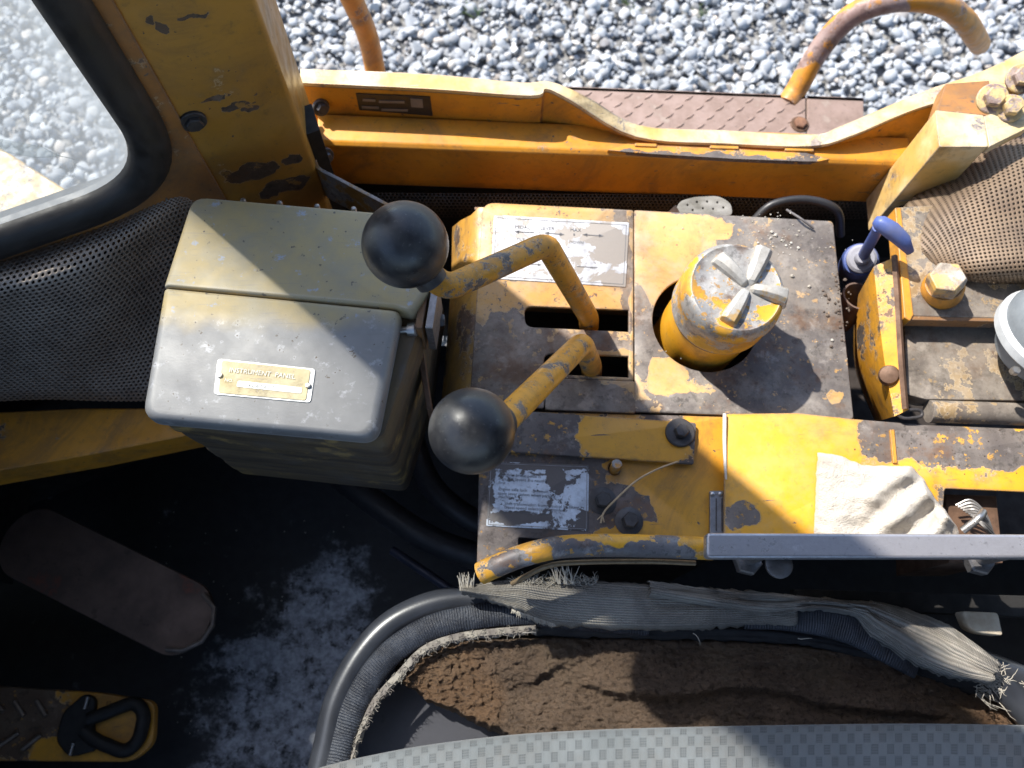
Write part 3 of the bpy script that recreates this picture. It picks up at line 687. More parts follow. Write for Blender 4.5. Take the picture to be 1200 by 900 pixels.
top = rounded([P(182, 492, 1.404), P(451, 521, 1.404), P(492, 395, 1.404), P(512, 262, 1.40), P(232, 236, 1.40)], [.008, .009, .006, .006, .006], 5)
def drop(loop, dz, s): 
    c0 = sum(loop, Vector()) / len(loop); return [c0 + (p - c0) * s + Vector((0, 0, dz)) for p in loop]
rows = [drop(top, -.195, .945), drop(top, -.19, .955)] + [drop(top, -z_, s_) for z_, s_ in ((.172, .958), (.170, .964), (.148, .966), (.146, .960), (.124, .962), (.122, .969), (.100, .971), (.098, .965), (.076, .967), (.074, .975))] + [drop(top, -.05, .985), drop(top, -.034, .985), drop(top, -.030, 1.0), drop(top, -.012, 1.0), drop(top, -.008, .97), drop(top, 0, .96)]
MB().loft(rows, True, True).build('body', base_m2.m, rx, smooth=.7)
# nameplate
zz = zb + .0008
npl = [P(255, 420, zz), P(370, 432, zz), P(364, 472, zz), P(250, 462, zz)]
alu = metal('nameplate_alloy', (.60, .60, .58), (.48, .48, .47), .4, .4)
nplate = MB().prism(rounded(npl, .003, 4), (0, 0, -.001)).build('nameplate', alu, rx, bevel=.0003)
cn = sum(npl, Vector()) / 4
yf = paint('nameplate_yellow', col=(.62, .48, .20), thr=.66, sc=60, fleck=.72, wear=0, dirt=.08, bare=(.6, .6, .58), bare2=(.7, .7, .68), fade=(.62, .54, .34))
ins = [cn + (p - cn) * .90 + Vector((0, 0, .0006)) for p in npl]
MB().prism(rounded(ins, .002, 3), (0, 0, -.0005)).build('yellow_field', yf, nplate)
e_x = (npl[1] - npl[0]).normalized(); e_y = (npl[0] - npl[3]).normalized()
z2 = zz + .0010
MB().prism(rounded([P(279, 446, z2), P(354, 454, z2), P(353, 461, z2), P(277, 453, z2)], .0012, 3), (0, 0, -.0004)).build('number_band', alu, nplate)
wtx = plain('nameplate_pale_print', (.80, .78, .70), .5, col2=(.7, .68, .6))
text('nameplate_lettering', 'INSTRUMENT  PANEL', P(268, 436, z2), e_x, e_y, rpx(300, 440, z2, 8.2), wtx, nplate)
text('number_lettering', '4 L 0 2 0 5 7', P(290, 453, z2 + .0004), e_x, e_y, rpx(300, 440, z2, 6), plain('grey_print', (.30, .29, .28), .5), nplate, .0002)
text('number_lettering', 'NO.', P(263, 447, z2), e_x, e_y, rpx(300, 440, z2, 5.5), wtx, nplate)
for x, y in ((258, 440), (361, 452)):
    MB().lathe([(.0022, 0), (.0022, .0007), (.0017, .0015), (.0006, .0016)], P(x, y, z2 - .0003), (0, 0, 1), 16).build('rivet', M['steel_bright'], nplate)
for x, y in ((284, 231), (327, 234), (371, 238), (414, 241)):
    MB().lathe([(.0026, -.006), (.0026, -.002), (.002, -.0008), (.001, -.0004)], P(x, y + 1.5, 1.404), Vector((0, .4, 1)), 12).build('screw_head', M['steel'], rx)
# hinge plates on the right side
for x0, dx, h0, mt in ((490, 9, 1.412, M['brownpaint']), (502, 9, 1.416, M['steel'])):
    MB().prism([P(x0 - 4, 384, h0), P(x0 + dx - 4, 385, h0), P(x0 + dx + 4, 334, h0), P(x0 + 4, 332, h0)], (0, 0, -.045)).build('hinge_plate', mt, rx, bevel=.0008)
hexbolt(rx, P(509, 376, 1.37), Vector((1, .05, 0)), .0058, .009, M['steel_dark'])
MB().lathe([(.003, 0), (.003, .007), (.0055, .007), (.006, .013), (.005, .0145)], P(468, 387, 1.402), Vector((1, 0, .1)), 16).build('hinge_pin', M['steel_bright'], rx)
MB().prism([P(486, 395, 1.36), P(494, 395, 1.36), P(506, 480, 1.36), P(500, 480, 1.36)], (0, 0, -.03)).build('side_strap', M['rusty'], rx, bevel=.0008)

# ================================================================== CONSOLE
rc = thing('console', P(760, 400, ZC - .1), 'side console of chipped yellow and bare metal plates carrying the two levers', 'console')
# lever plate
def slot(x0, y0, x1, y1, x2, y2, x3, y3, z, left_round=True):
    a, b, c, d = P(x0, y0, z), P(x1, y1, z), P(x2, y2, z), P(x3, y3, z)
    return rounded([a, b, c, d], [.0095, .001, .001, .0095], 6)
lo = rounded([P(567, 238, ZC), P(741, 247, ZC), P(741, 445, ZC), P(640, 441, ZC), P(636, 477, ZC), P(552, 470, ZC)], [.012, .001, .001, .001, .001, .004], 6)
plate('lever_plate', lo, [slot(613, 357, 738, 362, 738, 390, 614, 384, ZC), slot(636, 412, 738, 416, 738, 443.5, 636, 439, ZC)], .004, M['plate_lever'], rc, .0012)
plate('slot_end_plate', rounded([P(640, 443.5, ZC), P(743, 447.5, ZC), P(744, 483, ZC), P(640, 479, ZC)], .001), [], .004, M['plate_lever'], rc, .0008)
# rolled left edge and skirt of the lever plate
rows = []
for x0, y0, x1, y1 in ((567, 243, 552, 252), (566, 300, 551, 306), (562, 380, 546, 384), (553, 468, 538, 470)):
    a_ = P(x0 + 3, y0, ZC - .0006); o2 = P(x1, y1, 1.292); o3 = P(x1 - 22, y1 + 14, 1.24); o4 = P(x1 - 20, y1 + 30, 1.10)
    rows.append([a_, P(x0 - 6, y0, ZC - .0015), o2, P(x1 - 12, y1 + 6, 1.272), o3, o4])
MB().loft(rows).build('rolled_edge', paint('rolled_edge_paint', col=(.50, .26, .04), thr=.56, sc=24, dirt=.6, dirtc=(.14, .09, .05), wear=.0, bare=(.12, .08, .06)), rc, smooth=1.0)
# filler plate
hc = P(826, 378, ZC); hr_ = rpx(826, 378, ZC, 63)
fo = rounded([P(744.5, 247, ZC), P(975, 260, ZC), P(999, 490, ZC), P(745.5, 481, ZC)], [.001, .003, .003, .001], 3)
plate('filler_plate', fo, [circ(hc, hr_ * 1.0, 64, 1.0)], .004, M['plate_filler'], rc, .0012)
# rear and right skirts, inner floor that closes the box (dark inside)
sk = MB()
ring = [P(556, 243, ZC), P(975, 261, ZC), P(999, 491, ZC), P(1000, 500, ZC)]
for a_, b_ in zip(ring[:-1], ring[1:]):
    n2 = (b_ - a_).cross(Vector((0, 0, 1))).normalized() * .003
    sk.prism([a_ - Vector((0, 0, .004)), b_ - Vector((0, 0, .004)), b_ - n2 - Vector((0, 0, .004)), a_ - n2 - Vector((0, 0, .004))], (0, 0, -.35))
sk.build('side_skirt', M['brownpaint'], rc)
# front plate with its openings
z1 = ZC - .003
fo = rounded([P(566, 482, z1), P(849, 489, z1), P(849, 648, z1), P(720, 644, z1), P(640, 655, z1), P(605, 662, z1), P(560, 664, z1), P(563, 540, z1)], .0015, 3)
h1 = rounded([P(606, 628, z1), P(700, 634, z1), P(700, 643, z1), P(640, 651, z1), P(606, 658, z1)], .003, 3)
h2 = circ(P(720, 549, z1), rpx(720, 549, z1, 8.5), 24, 1.1)
plate('front_plate', fo, [h1, h2], .004, M['plate_front'], rc, .001)
MB().prism([P(561, 540, z1 - .004), P(564, 540, z1 - .004), P(562, 664, z1 - .004), P(559, 664, z1 - .004)], (0, 0, -.06)).build('front_skirt', M['steel_dark'], rc)
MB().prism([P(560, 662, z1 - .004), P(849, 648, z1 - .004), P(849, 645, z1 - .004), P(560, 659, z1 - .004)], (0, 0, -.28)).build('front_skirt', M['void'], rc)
# clamped strip plate
z2 = ZC + .0035
plate('strip_plate', rounded([P(560, 479, z2), P(815, 496, z2), P(812, 543, z2), P(560, 526, z2)], [.001, .002, .001, .001]), [], .0035, M['plate_strip'], rc, .0008)
hexbolt(rc, P(797, 507, z2 + .001), (.05, .02, 1), .0068, .0085, M['steel_dark'], .0135, M['steel_dark'])
for x, y in ((706, 585), (737, 609)):
    MB().lathe([(.0125, -.001), (.0125, .001), (.010, .002)], P(x, y + 2, z1), (0, 0, 1), 28).build('washer', M['steel_dark'], rc)
    hexbolt(rc, P(x, y + 2, z1 + .001), (.03, -.02, 1), .0072, .010, M['steel_dark'])
MB().lathe([(.0050, -.05), (.0050, .010), (.0042, .012)], P(721, 549, z1), (0, .12, 1), 20).build('stud', paint('stud_paint', thr=.5, sc=60, bare=(.25, .23, .22), bare2=(.35, .33, .32)), rc)
# decals
dec_n = NT('decal_white_worn')
def decal_mat(name, white, grime, thr, sc, bare_at=(), keep=(), bare=(.10, .085, .08)):
    t = NT(name); wp = t.warped(.006, 120); v = t.noise(sc, 9, .68, dist=.4)
    if bare_at: v = t.math('ADD', v, t.math('MULTIPLY', t.blobs(bare_at, wp), .22))
    m = t.step(v, thr - .01, thr + .01)
    c = t.mix(t.step(t.noise(55, 8, .7), .38, .68), white, grime); c = t.mix(t.step(t.noise(170, 5, .7), .58, .66, 0, .8), c, (.16, .15, .15)); c = t.mix(m, c, bare)
    t.set(t.b.inputs['Base Color'], c); t.b.inputs['Roughness'].default_value = .5; t.bump(t.math('ADD', t.math('SUBTRACT', 1.0, m), t.noise(300, 4)), .4, .0005); return t.m
dm1 = decal_mat('decal_lever_guide', (.52, .53, .56), (.30, .30, .31), .56, 50, bl([(720, 290, 14, 14), (700, 275, 14, 10), (725, 330, 12, 8)]), bare=(.28, .25, .22))
dm2 = decal_mat('decal_warning', (.62, .67, .74), (.36, .38, .42), .565, 60, bl([(650, 558, 8, 12), (682, 612, 12, 8), (572, 560, 5, 30), (640, 545, 40, 3), (600, 606, 26, 5)]))
z3 = ZC + .0009
dec1 = plate('decal', rounded([P(579, 252, z3), P(737, 261, z3), P(733, 336, z3), P(575, 326, z3)], .001), [], .0008, dm1, rc, .0002)
ink = plain('faded_black_ink', (.07, .07, .075), .6, col2=(.16, .16, .17))
ex = (P(737, 261, z3) - P(579, 252, z3)).normalized(); ey = Vector((-ex.y, ex.x, 0))
tz = z3 + .0002
def tx(s, x, y, px, parent=dec1, z=None, mat=None): return text('decal_lettering', s, P(x, y, z or tz), ex, ey, rpx(x, y, z or tz, px), mat or ink, parent, .0001)
tx('PEDAL', 603, 267.5, 6.2); tx('LEVER', 633, 269, 6.2); tx('MAX', 668, 271, 6)
tx('TILT', 605, 282, 5); tx('DOWN', 667, 285, 5)
def arrow(x0, y0, x1, y1, w=1.1, heads=(1, 0)):
    ar = MB(); a_, b_ = P(x0, y0, tz + .0002), P(x1, y1, tz + .0002); d = (b_ - a_).normalized(); s = Vector((-d.y, d.x, 0)); w = rpx(x0, y0, tz, w)
    ar.prism([a_ - s * w * .5, b_ - s * w * .5, b_ + s * w * .5, a_ + s * w * .5], (0, 0, -.00015))
    for h, q_, dd in ((heads[0], a_, -d), (heads[1], b_, d)):
        if h: ar.prism([q_ + dd * w * 3, q_ - dd * w * 2 + s * w * 2, q_ - dd * w * 2 - s * w * 2], (0, 0, -.00025))
    ar.build('decal_arrow', ink, dec1)
arrow(606, 271.5, 626, 272.5); arrow(641, 273, 658, 274.5, heads=(1, 1)); arrow(672, 274.6, 673.5, 274.7, 2.6, (0, 0)); arrow(686, 275, 704, 276.2, heads=(1, 1)); arrow(610, 309, 632, 310, .8, (0, 1)); arrow(676, 312, 700, 313.5, .8, (0, 0))
bd = MB()
def dline(x0, y0, x1, y1, z, w=.5):
    a_, b_ = P(x0, y0, z), P(x1, y1, z); d = (b_ - a_).normalized(); s = Vector((-d.y, d.x, 0)) * rpx(x0, y0, z, w) * .5
    bd.prism([a_ - s, b_ - s, b_ + s, a_ + s], (0, 0, -.00015))
for q_ in ((581.5, 255, 734, 263.5), (734, 263.5, 730.5, 333), (730.5, 333, 578, 323.5), (578, 323.5, 581.5, 255)): dline(*q_, tz + .0001)
bd.build('decal_border', ink, dec1)
z4 = z1 + .0009
dec2 = plate('decal', rounded([P(574, 541, z4), P(690, 545, z4), P(689, 622, z4), P(570, 616, z4)], .001), [], .0008, dm2, rc, .0002)
tw = z4 + .0002
for s, x, y in (('Confirm brake pedal is', 585, 557.5), ('engaged, levers are neutral', 584, 562.5), ('first', 584, 567.2),
                ('Engine safe lock     position', 584, 574.5), ('apply lever unless when parking', 583, 579.5), ('machine.', 584, 583.6),
                ('Shift transmission from Neutral by tilting', 591, 591.5), ('travel speed selector control lever', 591, 596), ('prior to machinery halt.', 590, 600.5)):
    tx(s, x, y, 5.3, dec2, z=tw)
bd = MB()
for q_ in ((575.5, 543, 688, 547), (688, 547, 687, 620), (687, 620, 572, 614.5), (572, 614.5, 575.5, 543)): dline(*q_, tw + .0001, .7)
bd.build('decal_border', M['steel'], dec2)
# cover plate with curled left edge, and its continuation to the right
z5 = ZC + .006
cv = rounded([P(850, 486, z5), P(935, 485, z5), P(1000, 492, z5), P(1085, 499, z5), P(1260, 506, z5), P(1260, 578, z5), P(1106, 571, z5), P(1100, 640, z5), P(850, 640, z5)], [.004, .001, .001, .001, .001, .001, .003, .001, .002], 3)
plate('cover_plate', cv, [rounded([P(1041, 504, z5), P(1050, 504, z5), P(1053, 543, z5), P(1045, 543, z5)], .001, 2)], .003, M['plate_cover'], rc, .001)
MB().prism([P(1043, 503, z5 + .002), P(1048.5, 503, z5 + .002), P(1052, 543, z5 + .002), P(1047, 543, z5 + .002)], (0, 0, -.02)).build('slot_tab', M['yellow'], rc, bevel=.0006)
cl_ = [P(851, 640, z5 + .0005), P(849.5, 560, z5 + .001), P(849.5, 484, z5 + .0035)]
MB().tube([P(851, 562, z5), P(849.8, 545, z5 + .001), P(849, 515, z5 + .002), P(849.3, 485, z5 + .003)], [.0008, .0014, .0018, .0018], 10).build('curled_edge', metal('bright_folded_edge', (.75, .72, .66), (.6, .56, .5), .45, .2), rc)
# grey slotted clip at the foot of the cover
MB().prism(rounded([P(832, 575, z1 + .004), P(851, 575, z1 + .004), P(851, 640, z1 + .004), P(832, 640, z1 + .004)], .001), (0, 0, -.004)).build('clip', M['steel'], rc, bevel=.0005)
for x in (835, 844): MB().lathe([(.0018, 0), (.0018, .0015), (.001, .002)], P(x, 579, z1 + .004), (0, 0, 1), 12).build('clip_rivet', M['steel_bright'], rc)
for x in (839.5, 846): MB().tube([P(x, 584, z1 + .0042), P(x, 622, z1 + .0042)], .0006, 8).build('clip_rib', M['steel_dark'], rc)

# ================================================================== LEVERS
t = NT('black_lever_knob'); n1 = t.noise(45, 6, .6)
t.set(t.b.inputs['Base Color'], t.mix(t.step(n1, .35, .7), (.020, .020, .023), (.050, .048, .048))); t.set(t.b.inputs['Roughness'], t.step(t.noise(90, 6, .65), .3, .7, .27, .45)); t.b.inputs['Coat Weight'].default_value = .0
t.set(t.b.inputs['Base Color'], t.mix(t.step(t.noise(420, 3), .60, .75, 0, .35), t.mix(t.step(n1, .35, .7), (.022, .022, .025), (.050, .048, .047)), (.16, .15, .14)))
t.bump(t.math('ADD', t.noise(500, 4), t.noise(80, 4)), .12, .0006); km = t.m
def lever(rod, kc, kr, label, mark=False):
    r = thing('control_lever', rod[0], label, 'lever', 'bent control levers on the console')
    MB().tube(rod, .0098, 22).build('rod', M['yellow_rod'], r, smooth=1.2)
    ax = (kc - rod[-1]).normalized()
    m = MB(); pr = [(kr * math.sin(a), -kr * math.cos(a)) for a in [math.pi * k / 32 for k in range(1, 32)]]
    m.lathe(pr, kc, ax, 56); m.build('knob', km, r, smooth=2)
    MB().lathe([(.0118, 0), (.0118, .008), (.010, .009)], kc - ax * (kr + .004), ax, 24).build('collar', M['steel_dark'], r)
    return r
zk = 1.51
k1 = P(475, 287, zk); k2 = P(553, 505, zk)
kr1 = rpx(475, 287, zk, 51); kr2 = rpx(553, 505, zk, 51)
r1 = path([P(690, 400, 1.20), P(690, 372, 1.30), P(640, 286, 1.435), P(524, 338, 1.475), P(498, 318, 1.492)], .011, 8)
lever(r1, k1, kr1, 'upper yellow crank lever with double bend and black ball knob over the grey control box')
r2 = path([P(694, 450, 1.20), P(693, 428, 1.31), P(682, 402, 1.375), P(588, 496, 1.49)], .013, 10)
L2 = lever(r2, k2, kr2, 'lower yellow lever with single bend and black ball knob above the warning decal')

# ================================================================== FUEL FILLER
rfl = thing('filler_neck', hc, 'yellow filler neck with four-ribbed worn metal cap rising through the console plate', 'filler cap')
ax = (P(868, 331, 1.40) - P(828, 380, 1.30)).normalized()
nr = rpx(826, 378, 1.33, 53)
o = P(829, 379, 1.30); capY = paint('cap_paint', col=(.78, .38, .015), thr=.515, sc=34, fleck=.73, wear=.02, dirt=.1, bare=(.36, .35, .33), bare2=(.46, .44, .42), metal=.6,
                                    bare_at=bl([(868, 325, 30, 22), (840, 310, 14, 20)], 1.38))
MB().lathe([(nr, -.14), (nr, .036), (nr * 1.0, .0405), (nr * .97, .042)], o, ax, 64).build('neck', paint('neck_paint', col=(.80, .39, .012), thr=.70, fleck=.73, wear=.01, dirt=.12), rfl, smooth=.6)
cr_ = nr * 1.09
MB().lathe([(cr_ * .96, .040), (cr_, .042), (cr_ * 1.0, .046), (cr_ * .985, .048), (cr_ * .985, .068), (cr_ * 1.01, .071), (cr_ * .99, .076), (cr_ * .97, .081), (cr_ * .92, .0855), (cr_ * .86, .0872), (cr_ * .80, .0862), (cr_ * .5, .0868), (cr_ * .25, .0872), (cr_ * .04, .0874)], o, ax, 72).build('cap', capY, rfl, smooth=.7)
MB().lathe([(nr * 1.02, .034), (nr * 1.035, .036), (nr * 1.02, .040)], o, ax, 64).build('neck_seam', M['rusty'], rfl)
ct = o + ax * .083
fin_m = metal('cap_rib_alloy', (.50, .48, .44), (.30, .28, .25), .55, .3, 60, .5, (.42, .27, .10))
c0 = P(874, 343, 1.386)
for (x, y) in ((838, 303), (894, 293), (850, 381), (921, 351)):
    tip = PP(x, y, ct, ax); c1 = PP(875, 339, ct, ax); d = (tip - c1).normalized(); s = d.cross(ax).normalized(); Ln = (tip - c1).length
    rows = []
    for k, h, w in ((.05, .004, .003), (.13, .0085, .0052), (.40, .0115, .0070), (.72, .0120, .0085), (.95, .0100, .0092), (1.03, .001, .008)):
        p = c1 + d * Ln * k; rows.append([p - s * w - ax * .002, p - s * w * .8 + ax * h * .7, p - s * w * .45 + ax * h, p + s * w * .45 + ax * h, p + s * w * .8 + ax * h * .7, p + s * w - ax * .002])
    MB().loft(rows, True, True).build('cap_rib', fin_m, rfl, smooth=.42, bevel=.0007)

# ================================================================== THINGS BEHIND / ON THE CONSOLE
r_ = thing('perforated_strip', P(700, 222, 1.2), 'narrow dark perforated strip under the sill behind the console', 'strip')
yb0 = P(700, 222, 1.235).y - .004
rows = [[Vector((x, yb0 - .012 * k, 1.232 - .03 * k)) for x in np.linspace(P(380, 210, 1.235).x, .50, 20)] for k in (0, .5, 1)]
uv_loft('strip_sheet', rows, perforated('dark_perforated_sheet', (.07, .065, .06), .0046, .32), r_, .001)
tag(MB().tube(spline([P(880, 262, 1.27), P(905, 240, 1.285), P(945, 234, 1.29), P(980, 246, 1.285), P(985, 275, 1.25)], 8), .0045, 12).build('cable', M['hose'], smooth=1.2),
    'black cable arching out of the gap behind the filler plate', 'cable')
tag(MB().tube(spline([P(922, 246, 1.295), P(938, 256, 1.305), P(954, 268, 1.303)], 6), [.0013] * 12 + [.0008], 8).build('wire_end', plain('grey_wire', (.12, .11, .11), .5), smooth=1.2),
    'short grey wire end lying on the back edge of the filler plate', 'wire')
# perforated white foam scrap
m = MB(); fo_ = rounded([P(792, 249, 1.27), P(797, 236, 1.27), P(815, 231, 1.27), P(842, 230, 1.27), P(856, 238, 1.27), P(858, 252, 1.27)], .006, 4)
fh = [circ(P(x, y, 1.27), rpx(x, y, 1.27, 2.4), 12) for x, y in ((806, 240), (817, 236.5), (829, 236), (841, 237), (812, 246), (824, 244), (836, 244.5), (848, 243))]
o_ = plate('foam_scrap', fo_, fh, .008, plain('dirty_white_foam', (.26, .255, .24), .85, 200, .5, (.12, .115, .10)), None, .001)
tag(o_, 'grey white perforated scrap poking up behind the console plates', 'scrap')
o_ = MB().add([P(782, 249, 1.285), P(792, 240, 1.295), P(797, 250, 1.285), P(790, 249, 1.270)], [(0, 1, 2), (0, 3, 1), (1, 3, 2), (0, 2, 3)]).build('paper_scrap', plain('pale_paper', (.5, .55, .6), .8), smooth=None)
tag(o_, 'tiny pale triangular paper scrap beside the perforated scrap', 'paper scrap')
# straw on the front plate
o_ = MB().tube(spline([P(794, 541, z2 + .002), P(770, 550, z2 + .004), P(745, 564, z2 + .006), P(722, 585, z2 + .007), P(708, 600, z2 + .003), P(704, 613, z2 + .001)], 6), .0009, 8)
for a_, b_ in (((707, 602), (700, 609)), ((706, 604), (708, 612))): o_.tube([P(*a_, z2 + .003), P(*b_, z2 + .001)], .0005, 6)
tag(o_.build('straw', plain('dry_straw', (.55, .40, .24), .7), smooth=1.0), 'dry curved straw lying across the yellow front plate and its bolts', 'straw')
# crumbs on the filler plate
m = MB()
def crumb(x, y, r, z=ZC):
    c = P(x, y, z); s = rpx(x, y, z, r)
    bm = bmesh.new(); bmesh.ops.create_icosphere(bm, subdivisions=1, radius=s)
    for v in bm.verts: v.co = Vector((v.co.x * random.uniform(.7, 1.2), v.co.y * random.uniform(.7, 1.2), v.co.z * random.uniform(.5, .9))) + c + Vector((0, 0, s * .4))
    m.add([v.co.copy() for v in bm.verts], [tuple(v.index for v in f.verts) for f in bm.faces]); bm.free()
for x, y, r in ((904, 272, 2.2), (909, 276, 2.6), (903, 279, 1.8), (916, 282, 1.6), (921, 288, 1.6), (927, 285, 1.8), (935, 291, 2.2), (934, 276, 1.5), (936, 271, 1.5), (928, 324, 2.6), (948, 336, 2.4), (975, 399, 2.2), (888, 285, 1.5), (973, 290, 1.3), (800, 268, 1.2)): crumb(x, y, r)
for i in range(70): crumb(random.gauss(915, 28), random.gauss(280, 14), random.uniform(.4, 1.1))
for i in range(60): crumb(random.uniform(760, 995), random.uniform(262, 480), random.uniform(.3, .8))
o_ = m.build('crumbs', plain('pale_grit', (.52, .50, .46), .9, col2=(.3, .27, .22)), smooth=None); stuff(o_); o_['label'] = 'pale grit crumbs scattered on the filler plate'; o_['category'] = 'crumbs'
m = MB()
for i in range(46): crumb(random.gauss(985, 9), random.gauss(360, 22), random.uniform(.6, 2.4), ZC)
for i in range(60): crumb(random.uniform(1000, 1200), random.uniform(500, 560), random.uniform(.3, 1.1), ZC + .006)
o_ = m.build('soil_crumbs', plain('dark_soil', (.12, .09, .07), .95), smooth=None); stuff(o_); o_['label'] = 'dark soil crumbs on the right edge of the filler plate'; o_['category'] = 'soil'

# ================================================================== RIGHT SIDE
# ---- channel bracket at the end of the sill
rk = thing('channel_bracket', P(1128, 155, 1.38), 'sunlit yellow box bracket hanging under the raised right end of the lip flange', 'bracket')
zt2 = 1.385
kb = rounded([P(1096, 129, zt2), P(1153, 135, zt2), P(1158, 172, zt2), P(1101, 172, zt2)], .002, 3)
MB().prism(kb, (0, 0, -.15)).build('box_channel', M['yellow_faded_sunlit'], rk, bevel=.0015)
MB().prism([P(1153, 136, zt2 - .002), P(1198, 118, zt2 + .004), P(1205, 150, zt2 - .004), P(1160, 172, zt2 - .002)], (0, 0, -.012)).build('side_ear', M['yellow_faded_sunlit'], rk, bevel=.001)
MB().prism([P(1108, 98, zt2 - .03), P(1160, 94, zt2 - .03), P(1160, 136, zt2 - .02), P(1098, 130, zt2 - .02)], (0, 0, -.02)).build('back_plate', M['brownpaint'], rk, bevel=.001)
nm = paint('nut_paint', col=(.66, .50, .25), thr=.5, sc=60, bare=(.30, .22, .2), bare2=(.42, .34, .3), wear=0)
for x, y, r in ((1163, 116, .0095), (1184, 127, .0085), (1197, 92, .0095)):
    hexbolt(rk, P(x, y, zt2 + .003), Vector((-.25, -.4, 1)), r, .010, nm, r * 1.5, nm)
# ---- tan perforated guard
rg = thing('perforated_guard', P(1150, 250, 1.35), 'bulging tan perforated guard mesh at the right edge under the bracket', 'guard')
ctrl = [[P(1040, 262, 1.30), P(1092, 212, 1.31), P(1160, 160, 1.32), P(1250, 96, 1.33)],
        [P(1062, 280, 1.325), P(1110, 240, 1.345), P(1175, 205, 1.36), P(1260, 170, 1.365)],
        [P(1085, 300, 1.335), P(1125, 275, 1.352), P(1185, 262, 1.365), P(1265, 250, 1.37)],
        [P(1100, 322, 1.325), P(1140, 322, 1.35), P(1195, 318, 1.365), P(1270, 312, 1.37)],
        [P(1105, 330, 1.29), P(1150, 338, 1.30), P(1200, 338, 1.31), P(1275, 336, 1.31)]]
uv_loft('guard_sheet', grid(ctrl, 10, 8), M['perf_wide'], rg, .0015)
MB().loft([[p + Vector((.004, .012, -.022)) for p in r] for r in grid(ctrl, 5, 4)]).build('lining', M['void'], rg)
# ---- housing
rh = thing('side_housing', P(1110, 380, 1.25), 'yellow and dirt brown side housing with stepped covers right of the filler plate', 'housing')
dirtm = paint('dusty_cover', col=(.33, .22, .09), thr=.45, sc=14, fleck=.70, wear=.01, dirt=.6, dirtc=(.16, .13, .10), bare=(.13, .11, .095), bare2=(.22, .19, .16), rough=.75, dust=.35)
zh = 1.335
MB().prism(rounded([P(1050, 243, zh), P(1098, 240, zh), P(1270, 262, zh), P(1270, 375, zh), P(1068, 370, zh), P(1062, 335, zh)], .002, 2), (0, 0, -.012)).build('upper_cover', dirtm, rh, bevel=.001)
MB().prism([P(1049, 243, zh + .001), P(1056, 243, zh + .001), P(1071, 369, zh + .001), P(1067, 376, zh + .001), P(1060, 372, zh + .001)], (0, 0, -.018)).build('cover_edge', M['yellow'], rh, bevel=.001)
MB().prism([P(1069, 370, zh - .0005), P(1270, 375, zh - .0005), P(1270, 379, zh - .0005), P(1067, 375, zh - .0005)], (0, 0, -.014)).build('cover_edge', M['brownpaint'], rh, bevel=.0008)
zl2 = 1.312
MB().prism(rounded([P(1058, 340, zl2), P(1270, 340, zl2), P(1270, 470, zl2), P(1085, 468, zl2), P(1063, 462, zl2)], .002, 2), (0, 0, -.02)).build('lower_cover', dirtm, rh, bevel=.001)
MB().tube([P(1088, 482, 1.306), P(1270, 488, 1.306)], .0105, 20).build('rolled_bead', dirtm, rh, smooth=1)
MB().tube(spline([P(1052, 486, 1.312), P(1062, 481, 1.314), P(1078, 481, 1.314), P(1079, 488, 1.313), P(1060, 490, 1.312), P(1052, 486, 1.312)], 6), .0016, 10).build('bead_clip', M['steel_dark'], rh)
# yellow sloping side plate with flange
sp_ = [P(1024, 312, 1.325), P(1028, 352, 1.32), P(1036, 420, 1.315), P(1048, 488, 1.312)]
sq = [P(1052, 300, 1.338), P(1056, 352, 1.333), P(1060, 420, 1.328), P(1065, 480, 1.32)]
sl = [P(1006, 345, 1.27), P(1004, 376, 1.26), P(1008, 430, 1.25), P(1034, 492, 1.25)]
sb = [P(1000, 380, 1.08), P(1000, 400, 1.08), P(1004, 440, 1.08), P(1026, 496, 1.08)]
MB().loft([spline(l, 4) for l in (sq, sp_, sl, sb)]).build('side_plate', paint('side_plate_paint', col=(.76, .36, .02), thr=.555, sc=26, dirt=.35, wear=0), rh, smooth=.5)
MB().loft([spline(l, 4) for l in ([p + Vector((-.0065, 0, .0005)) for p in sq], [p + Vector((-.0035, 0, .003)) for p in sq], [p + Vector((-.0005, 0, .001)) for p in sq])]).build('weld_bead', M['rusty'], rh, smooth=1)
MB().lathe([(.009, -.01), (.0095, .001), (.008, .006), (.003, .0075)], P(1042, 440, 1.316), Vector((-.5, -.2, 1)), 20).build('round_nut', M['rusty'], rh)
# lower dark opening below the cover plate, brown block
MB().prism([P(1108, 579, 1.285), P(1168, 581, 1.285), P(1176, 660, 1.285), P(1112, 660, 1.285)], (0, 0, -.10)).build('inner_block', M['rusty'], rh, bevel=.001)
# ---- bolt plug
rp = thing('plug_bolt', P(1104, 345, zh), 'yellow collared hexagonal plug bolt with worn flat head on the upper cover', 'bolt')
axp = (P(1112, 322, 1.372) - P(1103, 343, zh)).normalized()
MB().lathe([(.0178, 0), (.0186, .002), (.0180, .012), (.0160, .018)], P(1103, 342, zh), axp, 32).build('collar', M['yellow'], rp, smooth=.8)
MB().lathe([(.0160, .016), (.0166, .018), (.0166, .030), (.0148, .034)], P(1103, 342, zh), axp, 6).build('hex_head', paint('hex_head_paint', col=(.70, .42, .08), thr=.50, sc=60, bare=(.30, .25, .20), bare2=(.45, .40, .34), wear=.01, dust=.4), rp, smooth=.3, bevel=.001)
